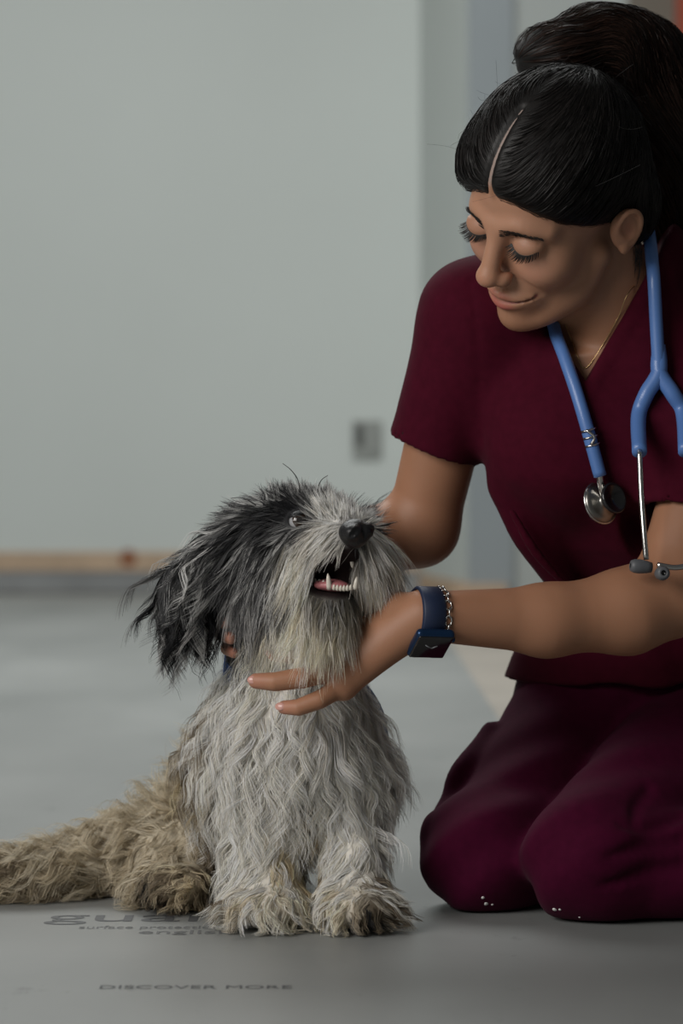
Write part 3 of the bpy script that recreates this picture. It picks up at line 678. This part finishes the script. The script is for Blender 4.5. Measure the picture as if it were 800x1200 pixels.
for s in (-1, 1):
    ear_R = np.stack([unit([s * .93, .36, 0]), unit([-s * .36, .93, -.15]), [0, 0, 1]], 1)
    ear_R[:, 1] = unit(ear_R[:, 1] - ear_R[:, 0] * (ear_R[:, 0] @ ear_R[:, 1])); ear_R[:, 2] = np.cross(ear_R[:, 0], ear_R[:, 1]) * s
    e = lambda y, z, x=0: np.array([s * (.0745 + x * .85), -.022 + (y - x * .2) * .78, -.022 + z * .78])
    head += [hl(ell(e(0, -.002, .003), (.0070, .0155, .0235), ear_R, .006)),
             hl(chain([e(.013, .004, .002), e(.012, .018, .006), e(.002, .029, .010), e(-.012, .025, .013), e(-.019, .010, .014), e(-.016, -.008, .012), e(-.006, -.022, .008)], .0032, .003, n=5)),
             hl(ell(e(.002, .005, .0125), (.0068, .0085, .0125), ear_R, .003, 's')),
             hl(ell(e(-.006, .005, .0045), (.0045, .0140, .0205), ear_R, .003)),
             hl(ell(e(.004, -.026, .005), (.0045, .0060, .0075), None, .004))]
body = head + [
    chain([skull, (skull + J_neck) / 2 + (0, -.006, 0), J_neck], [.052, .050, .058], .02),
    tap(H(0, .015, -.065), P(705, 365, 3.43), .030, .030, .03),
    # shoulders and trunk, worn under the scrubs
    chain([J_shR, P(620, 352, 3.485), J_neck, P(815, 355, 3.48), J_shL], [.044, .046, .052, .046, .044], .04),
    sect([(P(715, 420, 3.485), .125, .072), (P(715, 480, 3.485), .128, .084), (P(728, 560, 3.52), .125, .088), (P(765, 690, 3.61), .105, .080), (P(775, 800, 3.67), .14, .10)], .04),
    # arms
    tap(J_shR, J_elR, .0450, .0405, .03), sph(J_elR, .0385, .02), tap(J_elR + (-.012, 0, -.002), P(430, 640, 3.51), .0400, .0385, .018), tap(P(430, 640, 3.51), J_wrR, .0385, .0240, .02),
    tap(J_shL, J_elL, .047, .0435, .03), tap(J_elL, P(735, 716, 3.345), .0425, .0445, .02), tap(P(735, 716, 3.345), P(640, 727, 3.315), .0435, .0365, .02), tap(P(640, 727, 3.315), J_wrL, .0365, .0262, .02),
]
body += hand_ops + hand(J_wrR, kR, fR, tR)
TIE = H(0.004, -.070, .110)
hair_ops = [hl(ell((.004, -.014, .044), (.0875, .1020, .0930), k=.01)),
            hl(ell((.006, .034, .048), (.0730, .0535, .0550), k=.02)),
            hl(ell((0, -.062, -.010), (.070, .052, .060), k=.03)),
            # face side taken away along the hairline
            hl(Op(lambda q: -(q[..., 2] - (.047 - .47 * (.078 - q[..., 1]) - 8.5 * np.maximum(np.abs(q[..., 0]) - .012, 0) ** 2)) / 1.15 - .005, None, 1e9, .022, 'i'))]
for s in (-1, 1): hair_ops.append(hl(ell((s * .040, -.070, -.030), (.034, .034, .048), k=.015)))
for s in (-1, 1): hair_ops.append(hl(ell((s * .086, -.023, -.038), (.022, .019, .034), k=.006, mode='s')))
pa_ = [H(.003 * (1 - t), .02 + .20 * math.cos(.06 + t * 1.32), .03 + .20 * math.sin(.06 + t * 1.32)) for t in np.linspace(.08, 1.06, 9)]
PART = march(hair_ops, np.array(pa_), np.array([H(0, .02, .03) - q for q in pa_]), .3)
part_op = chain(PART, np.linspace(.0040, .0026, 9), .004, 's', n=3)
hair_ops.append(part_op)
scalp = PART + unit(np.array([H(0, .02, .03)]) - PART) * .0070
body.append(chain(scalp, np.linspace(.0048, .0045, 9), .006, n=3))
bV, bF = sdf_mesh(body, (-.20, 3.05, .20), (.60, 3.80, .99), .0020)

def skin_colour(V):
    q = ((V - H0) @ HR) / HS
    c = np.repeat(np.array([[.375, .182, .104]]), len(V), 0)
    c *= (1 + .05 * wob(V, 60, 3) + .03 * wob(V, 220, 4))[:, None]
    hm = np.clip(1.2 - np.sqrt(((q - np.array([0, .02, 0])) ** 2).sum(1)) / .12, 0, 1)[:, None]; c = c * (1 - hm) + c * np.array([[1.26, 1.40, 1.60]]) * hm
    def mixin(m, col): c[:] = c * (1 - m[:, None]) + np.array(col) * m[:, None]
    g = lambda p, s: np.exp(-(((q - np.array(p)) / np.array(s)) ** 2).sum(1))
    for s in (-1, 1):
        mixin(.35 * g((s * .038, .07, -.035), (.02, .03, .016)), (.56, .26, .19))
        mixin(.45 * g((s * E_x, .088, .004), (.016, .02, .010)), (.36, .185, .125))
        mixin(.8 * g((s * .084, -.022, -.019), (.007, .008, .010)), (.42, .17, .11))
    mixin(.30 * g((0, .11, -.042), (.012, .012, .010)), (.55, .24, .17))
    dl = np.minimum(chain(LIPU, [.0012, .0030, .0034, .0028, .0034, .0030, .0012], n=4).fn(q), chain(LIPL, [.0015, .0045, .0052, .0045, .0015], n=4).fn(q))
    mixin(np.clip(.95 - dl / .0016, 0, 1) * .92, (.41, .075, .078))
    mixin(np.clip(1 - chain(LIPM, .0009, n=4).fn(q) / .0012, 0, 1) * .7, (.13, .04, .035))
    for s in (-1, 1):   # nostrils
        mixin(g((s * .0070, .0990, -.0520), (.0034, .005, .0034)), (.10, .04, .03))
    mixin(np.clip(1 - chain(scalp, .0045, n=3).fn(V) / .003, 0, 1) * np.clip((q[:, 2] - .058) / .01, 0, 1) * .9, (.30, .235, .21))
    for fg in fL + fR:  # fingertips a little pinker
        mixin(.5 * np.exp(-((V - fg[-1]) ** 2).sum(1) / .013 ** 2), (.55, .235, .18))
    return np.clip(c, 0, 1)
M_skin = mat('skin', attr=True, rough=.52, sss=.12, bump=.18, bscale=900, bdist=.0006, spec=.4)
obj('body', mesh_np('body', bV, bF, skin_colour(bV)), M_skin, person)

# fingernails
M_nail = mat('fingernail', (.62, .33, .28), .25, coat=.3)
for fg, nrm in [(x, np.array([-.15, -.95, .25])) for x in fL]:
    d = unit(fg[-1] - fg[-2]); n = unit(nrm - d * (nrm @ d)); s = np.cross(d, n); c = fg[-1] + n * .0064 + d * .002
    V, F = lathe([(0, .0016), (.0035, .0014), (.0052, .0004), (.0055, -.0012), (0, -.002)], (0, 0, 0), (0, 0, 1), 16)
    V = c + V[:, :1] * d * 1.15 + V[:, 1:2] * s * .85 + V[:, 2:] * n
    obj('fingernail', mesh_np('fingernail', V, F), M_nail, person)

# brows and lashes: each a small tuft of hairs along the lid and brow line
M_lash = mat('lash_hair', (.012, .010, .009), .5)
def hair_tuft(name, roots, paths, w0):
    n, m = paths.shape[:2]; w = w0 * (1 - np.linspace(0, 1, m) ** 1.5 * .85)[None] * np.ones((n, 1))
    V, F, C = ribbons(paths, np.repeat(np.array([[.1, -.9, .35]]), n, 0), w, np.zeros((n, 3)))
    return obj(name, mesh_np(name, V, F), M_lash, person)
fy = lambda x, z: march(body, np.stack([H(a, .16, b) for a, b in zip(x, z)]), np.repeat(-f_[None], len(x), 0), .3)
for s in (-1, 1):
    # brow
    n = 150; t = rng.random(n); x = s * (.010 + .040 * t); zc = .0115 + .0085 * t - .012 * t ** 2.6; th = .0032 * (1 - t) ** .5 + .0010
    p0 = fy(x, zc + (rng.random(n) - .5) * 2 * th)
    d = (HR @ np.array([s * .95, .05, .30])) * .0075; dn = HR @ np.array([0, 1, 0])
    pa = np.stack([p0 + d * a * (1 - .25 * t[:, None]) + dn * .0006 + (HR @ np.array([0, 0, -1])) * (.003 * a * a * t[:, None]) for a in np.linspace(0, 1, 4)], 1)
    hair_tuft('eyebrow', p0, pa, .00042)
    # lashes
    n = 46; a = np.linspace(-1, 1, n) + rng.normal(size=n) * .03
    x = s * (E_x + .0002) + s * a * .0165; z = -.0105 + .0055 * a * a
    p0 = fy(x, z); L = (.0115 - .0025 * a * a) * (.85 + .3 * rng.random(n))
    out = np.stack([HR @ unit([s * (.55 * b + .10) + rng.normal() * .06, .72, -.62]) for b in a]); upd = HR @ np.array([0, .45, .85])
    ss = np.linspace(0, 1, 6)
    pa = np.stack([p0 + out * (L * q)[:, None] + upd * (L * .42 * q * q)[:, None] for q in ss], 1)
    hair_tuft('eyelashes', p0, pa, .00062)
    aa = np.linspace(-1, 1, 17); pl = fy(s * (E_x + aa * .0165), -.0102 + .0055 * aa * aa)
    V, F = tube(pl, .0007 * (1.05 - aa ** 2 * .8), 6); obj('lash_line', mesh_np('lash_line', V, F), M_lash, person)

# ------------------------------------------------------------------ hair
bun_ops = [ell(P(655, 66, 3.40), (.050, .045, .036), k=.012), ell(P(702, 62, 3.42), (.046, .045, .048), k=.012),
           chain([P(690, 58, 3.43), P(742, 82, 3.47), P(785, 150, 3.50), P(800, 240, 3.53), P(795, 320, 3.55)], [.045, .064, .062, .050, .030], .02, n=4)]
hV, hF = sdf_mesh(hair_ops, (.02, 3.1, .6), (.5, 3.7, 1.06), .0025, 1)
uV, uF = sdf_mesh(bun_ops + [disp(lambda p: .0012 * np.sin((p @ np.array([120., 60, -260])) + 2 * wob(p, 50, 5)))], (.15, 3.25, .55), (.52, 3.72, 1.08), .003, 1)
M_hair = mat('dark_hair', (.006, .005, .0045), .5, noise=.35, nscale=60, bump=.15, bscale=300, bdist=.0008, spec=.35)
M_hairs = mat('dark_hair_strands', attr=True, rough=.50, spec=.20)
hair = obj('hair', mesh_np('hair', hV, hF), M_hair, person, label='dark hair parted in the middle and combed back')
bun = obj('hair_bun', mesh_np('hair_bun', uV, uF), M_hair, person, label='dark hair tied up high and falling behind the neck')
def comb(V, F, ops, n, flow, L, w, col, seed, nseg=7, lift=.0008, amp=.0012):
    r = np.random.default_rng(seed); p, nr = sample_surface(V, F, n, r)
    ok = part_op.fn(p) > .0012; p, nr = p[ok], nr[ok]; n = len(p); path = [p]; q = p; Ls = L * (.5 + .8 * r.random(n))
    for i in range(nseg):
        t = flow(q); nn = grad(ops, q); t = unit(t - nn * (t * nn).sum(1, keepdims=True)); q = q + t * (Ls / nseg)[:, None]
        d = ev(ops, q); q = q - nn * np.clip(d - lift - amp * r.random(n), -.01, .01)[:, None] * .9; path.append(q)
    path = np.stack(path, 1); s = np.linspace(0, 1, nseg + 1)
    wd = w * (1 - np.abs(2 * s - 1) ** 3 * .7)[None] * (.6 + .7 * r.random((n, 1)))
    c = np.array(col)[None] * (.4 + 1.5 * r.random((n, 1)) ** 2)
    return ribbons(path, nr + r.normal(size=nr.shape) * .35, wd, c)
def flow_cap(q):
    l = ((q - H0) @ HR) / HS; t = TIE - q
    a = np.exp(-np.maximum(np.abs(l[:, 0]) - .004, 0) / .030) * np.clip((l[:, 1] + .02) / .06, 0, 1)
    lat = np.sign(l[:, :1]) * r_[None]
    return unit(t) * (1 - .72 * a)[:, None] + lat * (.72 * a)[:, None] + f_[None] * (-.25 * a)[:, None]
keep = lambda V, F, C: (V, F, C)
V1, F1, C1 = comb(hV, hF, hair_ops, 14000, flow_cap, .06, .00042, (.009, .0075, .007), 11)
obj('hair_strands', mesh_np('hair_strands', V1, F1, C1), M_hairs, hair, kind='stuff')
def flow_bun(q):
    m = np.clip((q[:, :1] - P(690, 0, 3.43)[0]) / .05, 0, 1); w = np.stack([wob(q, 25, 61), wob(q, 25, 62), wob(q, 25, 63)], 1) * .25
    return np.array([[.95, .1, .18]]) * (1 - m) + np.array([[.45, .15, -.85]]) * m + w
V1, F1, C1 = comb(uV, uF, bun_ops, 9000, flow_bun, .08, .00045, (.020, .010, .007), 12, amp=.004)
obj('bun_strands', mesh_np('bun_strands', V1, F1, C1), M_hairs, bun, kind='stuff')
# loose flyaway hairs
r = np.random.default_rng(5); pp, nn = sample_surface(hV, hF, 900, r); l = ((pp - H0) @ HR) / HS
pp, nn = pp[l[:, 2] > .05], nn[l[:, 2] > .05]; pp, nn = pp[:80], nn[:80]; n = len(pp)
t = unit(np.cross(nn, r.normal(size=(n, 3)))); Lh = .010 + .024 * r.random((n, 1)); b = r.normal(size=(n, 3)) * .4
pa = np.stack([pp + Lh * (s * (nn * .5 + t * .8) + s * s * b) for s in np.linspace(0, 1, 7)], 1)
V1, F1, C1 = ribbons(pa, np.repeat(np.array([[.1, -.9, .3]]), n, 0), np.full((n, 7), .00010), np.full((n, 3), .02))
obj('flyaway_hair', mesh_np('flyaway_hair', V1, F1, C1), M_hairs, hair, kind='stuff')

# thin wisps by the ear
r = np.random.default_rng(9); n = 26; a0 = np.stack([P(742 + 10 * t, 286 + 8 * q, 3.385 + .01 * q) for t, q in r.random((n, 2))]); a1 = np.stack([P(730 + 14 * t, 325 + 30 * q, 3.402) for t, q in r.random((n, 2))])
bb = (r.random((n, 1)) - .3) * np.array([[.010, -.006, 0]])
pa = np.stack([a0 * (1 - t) + a1 * t + bb * math.sin(3.14 * t) for t in np.linspace(0, 1, 7)], 1)
V1, F1, C1 = ribbons(pa, np.repeat(np.array([[.1, -.9, .3]]), n, 0), np.full((n, 7), .00022) * (1 - .6 * np.linspace(0, 1, 7))[None], np.full((n, 3), .02))
obj('loose_wisps', mesh_np('loose_wisps', V1, F1, C1), M_hairs, hair, kind='stuff')

# ------------------------------------------------------------------ scrub top
slR0, slR1 = P(566, 372, 3.485), P(510, 520, 3.505)
slL0, slL1 = P(866, 395, 3.465), P(815, 602, 3.40)
top = [
    chain([P(560, 372, 3.485), P(625, 345, 3.49), P(742, 345, 3.51), P(790, 326, 3.51), P(835, 345, 3.49), P(868, 392, 3.465)], [.056, .054, .054, .054, .056, .058], .03),
    chain([P(756, 300, 3.458), P(748, 340, 3.443), P(756, 400, 3.450)], [.046, .052, .056], .03, n=4),
    sect([(P(716, 400, 3.49), .150, .080), (P(718, 470, 3.485), .150, .100), (P(733, 560, 3.50), .150, .118), (P(757, 640, 3.545), .135, .108),
          (P(775, 700, 3.60), .128, .100), (P(775, 762, 3.635), .172, .130), (P(772, 792, 3.655), .182, .142)], .035),
    ell(P(655, 520, 3.44), (.075, .060, .070), k=.05), ell(P(790, 525, 3.44), (.075, .060, .070), k=.05),
    tap(slR0, slR1, .071, .0525, .03), tap(slR1, slR1 + unit(slR1 - slR0) * .05, .0525, .0530, .005),
    tap(slL0, slL1, .073, .0600, .03), tap(slL1, slL1 + unit(slL1 - slL0) * .05, .0600, .0605, .005),
    # belly of cloth hanging forward
    chain([P(596, 575, 3.46), P(620, 630, 3.465), P(660, 682, 3.49)], [.018, .020, .016], .03, n=4),
    disp(lambda p: .0030 * np.sin(p @ np.array([70., 30, 26]) + 1.6 * wob(p, 16, 21)) * np.clip((.45 - p[..., 2]) / .2 + .5, .25, 1) + .0022 * wob(p, 45, 22)),
    chain([P(600, 600, 3.42), P(628, 648, 3.43), P(668, 692, 3.45)], [.004, .006, .003], .012, n=4),
    # sleeve hems cut straight and hollowed out
    Op(lambda p: np.maximum(-((p - (slR1 + unit(slR1 - slR0) * .008)) @ unit(slR1 - slR0)), tap(slR0, slR1 + (slR1 - slR0), .080, .080).fn(p)), slR1, .14, .002, 's'),
    Op(lambda p: np.maximum(-((p - (slL1 + unit(slL1 - slL0) * .010)) @ unit(slL1 - slL0)), tap(slL0, slL1 + (slL1 - slL0), .080, .080).fn(p)), slL1, .15, .002, 's'),
    tap(slR1 - unit(slR1 - slR0) * .03, slR1 + unit(slR1 - slR0) * .03, .047, .050, .002, 's'),
    tap(slL1 - unit(slL1 - slL0) * .03, slL1 + unit(slL1 - slL0) * .03, .054, .057, .002, 's'),
]
top.append(chain([surf(top, a, b, .0012) for a, b in ((549, 330), (554, 355), (557, 380), (560, 415), (561, 450), (563, 490), (565, 520))], .0022, .004, 's', n=2))
# V neck
Vt, Va, Vb = P(686, 447, 3.4), P(757, 322, 3.4), P(628, 352, 3.4)
def wedge(p, grow=0.0):
    def half(a, b, sgn):
        d = unit(b - a); n = np.array([d[2], 0, -d[0]]) * sgn; return (p - a) @ n
    return np.maximum(half(Vt, Va, 1), half(Vt, Vb, -1)) - grow
def neck_band(p, d):
    w = wedge(p); front = p[..., 1] < 3.50
    return d - .0022 * np.clip(1 - np.abs(w - .007) / .009, 0, 1) ** .3 * front
o = Op(neck_band, P(690, 390, 3.42), .16); o.mode = 'd'; top.append(o)
top.append(Op(lambda p: np.maximum(wedge(p), p[..., 1] - 3.53), P(690, 360, 3.44), .20, .002, 's'))
top.append(tap(skull, P(712, 316, 3.47), .050, .050, .004, 's'))
tV, tF = sdf_mesh(top, (.05, 3.2, .12), (.62, 3.90, .80), .0036, 2)
M_top = mat('burgundy_scrub_cloth', (.056, .0034, .0125), .85, noise=.12, nscale=90, bump=.25, bscale=1400, bdist=.0005, sheen=.02, spec=.07)
M_trs = mat('burgundy_trouser_cloth', (.050, .0022, .0170), .85, noise=.12, nscale=90, bump=.25, bscale=1400, bdist=.0005, sheen=.02, spec=.07)
obj('scrub_top', mesh_np('scrub_top', tV, tF), M_top, person, label='burgundy V-neck scrub top with short sleeves')

# ------------------------------------------------------------------ scrub trousers
kF, kN = P(574, 1000, 3.455), P(694, 1004, 3.372)       # far knee, near knee
hF_, hN = P(700, 830, 3.66), P(858, 845, 3.62)
aF, aN = kF + (.33, .16, 0), kN + (.40, .04, 0)
aF[2] = aN[2] = .052
trs = [
    tap(kF, hF_, .0660, .092, .03), sph(kF, .0675, .02), tap(kF + (.0, .0, -.004), aF, .062, .046, .03),
    sect([(P(775, 795, 3.66), .158, .128), (P(785, 860, 3.68), .175, .14), (P(790, 930, 3.69), .16, .13)], .05),
    tap(kN, hN, .0715, .098, .012), sph(kN, .0720, .02), tap(kN + (0, 0, -.003), aN, .066, .048, .014),
    # cargo pocket standing off the far thigh, folds at the knees and groin
    chain([P(575, 858, 3.57), P(545, 905, 3.53), P(520, 950, 3.50)], [.012, .016, .012], .012, n=4),
    chain([P(512, 968, 3.47), P(506, 1000, 3.455), P(512, 1018, 3.44)], [.010, .013, .008], .014, n=4),
    disp(lambda p: .0032 * np.sin(p @ np.array([-40., 60, 75]) + 1.8 * wob(p, 18, 31)) * np.clip(1.2 - p[..., 2] / .25, .2, 1) + .002 * wob(p, 50, 32)),
]
for a, b, c, r in (((800, 955), (760, 972), (728, 966), .006), ((800, 985), (752, 992), (712, 1004), .006), ((800, 1015), (755, 1022), (705, 1038), .005), ((760, 925), (745, 945), (742, 962), .004)):
    pts = [surf(trs, *a), surf(trs, *b), surf(trs, *c)]
    trs.append(chain(pts, [r, r * .9, r * .3], .010, 's', n=4))
trs.append(Op(lambda p: p[..., 2] - .0015, None, 1e9, .006, 's'))
rV, rF = sdf_mesh(trs, (.05, 3.2, -.02), (.85, 3.95, .40), .004, 1)
obj('scrub_trousers', mesh_np('scrub_trousers', rV, rF), M_trs, person, label='burgundy scrub trousers folded under in a kneel')
# shoes at the ends of the shins
M_shoe = mat('dark_shoe', (.02, .02, .022), .6)
for a in (aF, aN):
    so = [tap(a + (.02, 0, .0), a + (.16, .02, -.008), .036, .030, .01), ell(a + (.15, .02, -.012), (.05, .04, .034), k=.02),
          Op(lambda p: p[..., 2] - .002, None, 1e9, .004, 's')]
    V, F = sdf_mesh(so, a + np.array([-.08, -.12, -.08]), a + np.array([.28, .14, .1]), .006); obj('shoe', mesh_np('shoe', V, F), M_shoe, person)

grow_coat(lambda p: ev(hand_ops, p))
# ------------------------------------------------------------------ worn things
M_steel = mat('polished_steel', (.62, .61, .59), .22, 1.0)
M_steel_d = mat('dark_steel', (.30, .29, .27), .3, 1.0)
M_tube = mat('blue_rubber_tubing', (.095, .205, .50), .40, coat=.15)
M_black = mat('black_membrane', (.012, .012, .013), .25, coat=.4)
M_tip = mat('grey_rubber', (.10, .105, .115), .5)
solid = body + top
solid = [o for o in top] + [o for o in body if o.k < 1]
def over(px, py, lift=.009):
    a = surf(top, px, py); b = surf(body, px, py); p = a if a[1] < b[1] else b
    return p + unit(np.array([0, 0, CAMZ]) - p) * lift
st = empty('stethoscope', 'blue stethoscope hanging round the neck of the kneeling person', 'stethoscope')
left = [over(649, 384, .010), over(661, 418, .010), over(676, 462, .010), over(690, 510, .010), over(703, 558, .012)]
right = [over(772, 436, .011), over(769, 385, .010), over(766, 330, .010), P(764, 308, 3.392), P(762, 288, 3.402)]
back = [P(759, 268, 3.428), P(755, 252, 3.468), P(746, 246, 3.520), P(728, 260, 3.555), P(702, 290, 3.570), P(668, 322, 3.540), P(648, 352, 3.485)]
pts = spline(right + back + left, 8)
tub = obj('tubing', mesh_np('tubing', *tube(pts, .0073, 14)), M_tube, st)
y0 = right[0]
bl = spline([y0 + (0, .003, .030), y0, P(757, 462, y0[1] - .003), P(748, 488, y0[1] - .006), P(749, 530, 3.325)], 8)
br = spline([y0 + (0, .003, .030), y0, P(787, 460, y0[1] - .003), P(800, 485, y0[1] - .004), P(803, 530, 3.330)], 8)
rr = np.interp(np.linspace(0, 1, len(bl)), [0, .3, 1], [.0073, .0092, .0082])
yk = join([tube(bl, rr, 14), tube(br, rr, 14)]); obj('yoke', mesh_np('yoke', *yk), M_tube, st)
e1 = P(757, 656, 3.300)
obj('ear_tube', mesh_np('ear_tube', *tube(spline([P(749, 526, 3.325), P(751, 575, 3.312), P(754, 620, 3.304), e1], 6), .0031, 10)), M_steel, st)
obj('ear_tube', mesh_np('ear_tube', *tube(spline([P(803, 526, 3.330), P(814, 585, 3.312), P(822, 635, 3.30), P(812, 658, 3.293), P(793, 665, 3.290), P(770, 662, 3.288)], 6), .0031, 10)), M_steel, st)
def tip(c, ax):
    t = obj('ear_tip', mesh_np('ear_tip', *lathe([(0, -.012), (.0055, -.0115), (.0068, -.006), (.0078, .002), (.0074, .008), (.0058, .0115), (.0030, .0125), (.0026, .011)], c, ax, 20)), M_tip, st)
    obj('bore', mesh_np('bore', *lathe([(.0027, .0120), (.0024, .0095), (0, .0095)], c, ax, 14)), M_black, t)
tip(P(751, 664, 3.296), (-1, -.2, .10)); tip(P(775, 672, 3.281), (.1, -1, .1))
ax = unit([.60, -.72, .26]); cp = over(707, 588, .020)
ch = obj('chestpiece', mesh_np('chestpiece', *lathe([(0, -.0085), (.019, -.0085), (.0225, -.0075), (.0235, -.005), (.0225, -.002), (.017, .000), (.0085, .002), (.0075, .006), (.009, .008), (.0135, .010), (.0165, .0145), (.0170, .017), (.0155, .018)], cp, ax, 36)), M_steel_d, st)
obj('rim', mesh_np('rim', *tube([cp + ax * -.005 + .0233 * (math.cos(t) * unit(np.cross(ax, [0, 0, 1])) + math.sin(t) * np.cross(ax, unit(np.cross(ax, [0, 0, 1])))) for t in np.linspace(0, 6.2832, 41)[:-1]], .0016, 8, True)), M_steel, ch)
obj('bell_cup', mesh_np('bell_cup', *lathe([(.0172, .0150), (.0178, .0175), (.0165, .0190), (.0140, .0175), (.006, .0125), (0, .0115)], cp, ax, 32)), M_black, ch)
obj('stem', mesh_np('stem', *tube(spline([left[-1] + (left[-1] - left[-2]) * -.08, cp * .45 + left[-1] * .55, cp + ax * .004], 5), .0042, 12)), M_steel, ch)
# little metal clip on the tube
c = over(691, 512, .010); d = unit(left[-1] - left[-2]); u = unit(np.cross(d, [0, 1, 0])); w = np.cross(d, u)
for dz in (-.008, .000, .009):
    obj('clip', mesh_np('clip', *tube([c + d * dz + .0082 * (math.cos(t) * u + math.sin(t) * w) for t in np.linspace(0, 6.2832, 25)[:-1]], .0012, 6, True)), M_steel, tub)
obj('clip', mesh_np('clip', *tube(spline([c + d * -.008 - np.array([.003, .009, 0]), c + np.array([.004, -.0105, 0]), c + d * .009 - np.array([.002, .009, 0])], 4), .0016, 8)), M_steel, tub)

# thin necklace
M_gold = mat('gold_chain', (.60, .42, .20), .3, 1.0)
nk = [surf(body, a, b, .0012) for a, b in ((662, 380), (669, 398), (676, 416), (682, 430))] 
nk2 = [surf(body, a, b, .0012) for a, b in ((690, 428), (706, 404), (724, 372), (742, 336))]
NK = spline(nk + nk2 + [J_neck + (.05, .03, .065), J_neck + (-.005, .068, .06), J_neck + (-.075, .03, .035)], 8)
obj('necklace', mesh_np('necklace', *tube(NK, .0005, 6, True)), M_gold, None, label='thin gold necklace on the chest in the V neckline', category='necklace')

# smart watch on her left wrist
aw = unit(J_wrL - P(640, 727, 3.315)); cw = P(499, 722, 3.276)
nw = np.array([-.12, -.62, -.77]); nw = unit(nw - aw * (nw @ aw)); sw = np.cross(aw, nw)
M_band = mat('navy_band', (.010, .020, .055), .55); M_case = mat('navy_case', (.012, .040, .105), .28, .6); M_glass = mat('watch_glass', (.004, .004, .006), .08, coat=1)
wt = empty('smart_watch', 'navy smart watch with square dark screen on the wrist under the dog', 'watch')
def ring(r1, r2, width, th0, th1, n=48, thick=.0026):
    t = np.linspace(th0, th1, n); V = []
    for a in t:
        rd = math.cos(a) * nw * r1 + math.sin(a) * sw * r2
        for q, e in ((-1, 0), (-.8, 1), (.8, 1), (1, 0), (.8, -.4), (-.8, -.4)): V.append(cw + rd * (1 + e * thick / r1) + aw * q * width / 2)
    F = [[i * 6 + k, i * 6 + (k + 1) % 6, (i + 1) * 6 + (k + 1) % 6, (i + 1) * 6 + k] for i in range(n - 1) for k in range(6)]
    return np.array(V), np.array(F)
obj('band', mesh_np('band', *ring(.0290, .0300, .0270, .45, 5.83)), M_band, wt)
RW = np.stack([aw, sw, nw], 1)
def rbox(c, sz, rd, R):
    """rounded box"""
    sz = np.asarray(sz) / 2 - rd
    fn = lambda p: (lambda q: np.sqrt((np.maximum(q, 0) ** 2).sum(-1)) + np.minimum(q.max(-1), 0) - rd)(np.abs((p - c) @ R) - sz)
    return Op(fn, c, np.linalg.norm(sz) + rd, .001)
cc = cw + nw * .0335
V, F = sdf_mesh([rbox(cc, (.0430, .0460, .0115), .0052, RW)], cc - .04, cc + .04, .0012, 2); cs = obj('case', mesh_np('case', V, F), M_case, wt)
V, F = sdf_mesh([rbox(cc + nw * .0051, (.0385, .0415, .0026), .0012, RW)], cc - .04, cc + .04, .0010); scn = obj('screen', mesh_np('screen', V, F), M_glass, wt)
M_dial = mat('dial_marks', (.35, .36, .38), .4)
for ang, ln in ((.6, .010), (2.4, .007)):
    d = math.cos(ang) * aw + math.sin(ang) * sw
    obj('watch_hand', mesh_np('watch_hand', *tube([cc + nw * .0066, cc + nw * .0066 + d * ln], .0006, 6)), M_dial, scn)
cr = cc + aw * .0 + sw * .0 - aw * .0225 + sw * .008
obj('crown', mesh_np('crown', *lathe([(0, -.002), (.003, -.002), (.0034, 0), (.003, .0015), (0, .0015)], cr, -aw, 14)), M_case, wt)

# silver chain bracelet beside it
bc = cw - aw * .0165; parts = []; nl = 22
for i in range(nl):
    t = 2 * math.pi * i / nl; rd = math.cos(t) * nw + math.sin(t) * sw; tn = -math.sin(t) * nw + math.cos(t) * sw
    c = bc + rd * .0300 + aw * (.0012 * (i % 2)); w = unit(aw * (1 if i % 2 else .4) + rd * (0 if i % 2 else .9))
    parts.append(tube([c + tn * .0058 * math.cos(q) + w * .0036 * math.sin(q) for q in np.linspace(0, 6.2832, 13)[:-1]], .0009, 6, True))
obj('bracelet', mesh_np('bracelet', *join(parts)), M_steel, None, label='silver chain bracelet on the wrist next to the navy watch', category='bracelet')

# dog harness: blue strap round the neck and another round the chest
M_har = mat('blue_webbing', (.018, .085, .30), .7, bump=.5, bscale=500, bdist=.001)
hr = empty('dog_harness', 'blue webbing harness showing at the sides of the dog under its fur', 'harness')
def strap(c, n, ra, rb, width, back=0.0):
    n = unit(n); u = unit(np.cross(n, [0, 1, 0]) if abs(n[1]) < .8 else np.cross(n, [0, 0, 1])); w = np.cross(n, u); V = []; N = 64
    for i in range(N):
        t = 2 * math.pi * i / N; rd = ra * math.cos(t) * u + rb * math.sin(t) * w; o = unit(rd)
        for q, e in ((-1, 0), (1, 0), (1, .003), (-1, .003)): V.append(c + rd + o * e + n * q * width / 2)
    F = [[i * 4 + k, i * 4 + (k + 1) % 4, ((i + 1) % N) * 4 + (k + 1) % 4, ((i + 1) % N) * 4 + k] for i in range(N) for k in range(4)]
    return np.array(V), np.array(F)
obj('neck_strap', mesh_np('neck_strap', *strap(P(342, 790, 3.410), (.08, -.30, 1), .0735, .064, .030), smooth=False), M_har, hr)
obj('chest_strap', mesh_np('chest_strap', *strap(P(346, 868, 3.455), (-.15, .95, -.25), .1010, .095, .030), smooth=False), M_har, hr)

# white plaster specks on the trouser knees
M_speck = mat('white_plaster', (.75, .74, .72), .9)
for a, b, rad in ((566, 1052, .0022), (570, 1059, .0028), (577, 1060, .0016), (650, 1066, .0030), (656, 1066, .0018), (674, 1083, .0026), (682, 1084, .0020), (679, 1075, .0013)):
    c = surf(trs, a, b); n = grad(trs, c)[0]
    obj('plaster_speck', mesh_np('plaster_speck', *lathe([(0, .0006), (rad * .7, .0004), (rad, -.0004), (0, -.001)], c, n + np.array([.3, 0, .2]), 9)), M_speck, person)
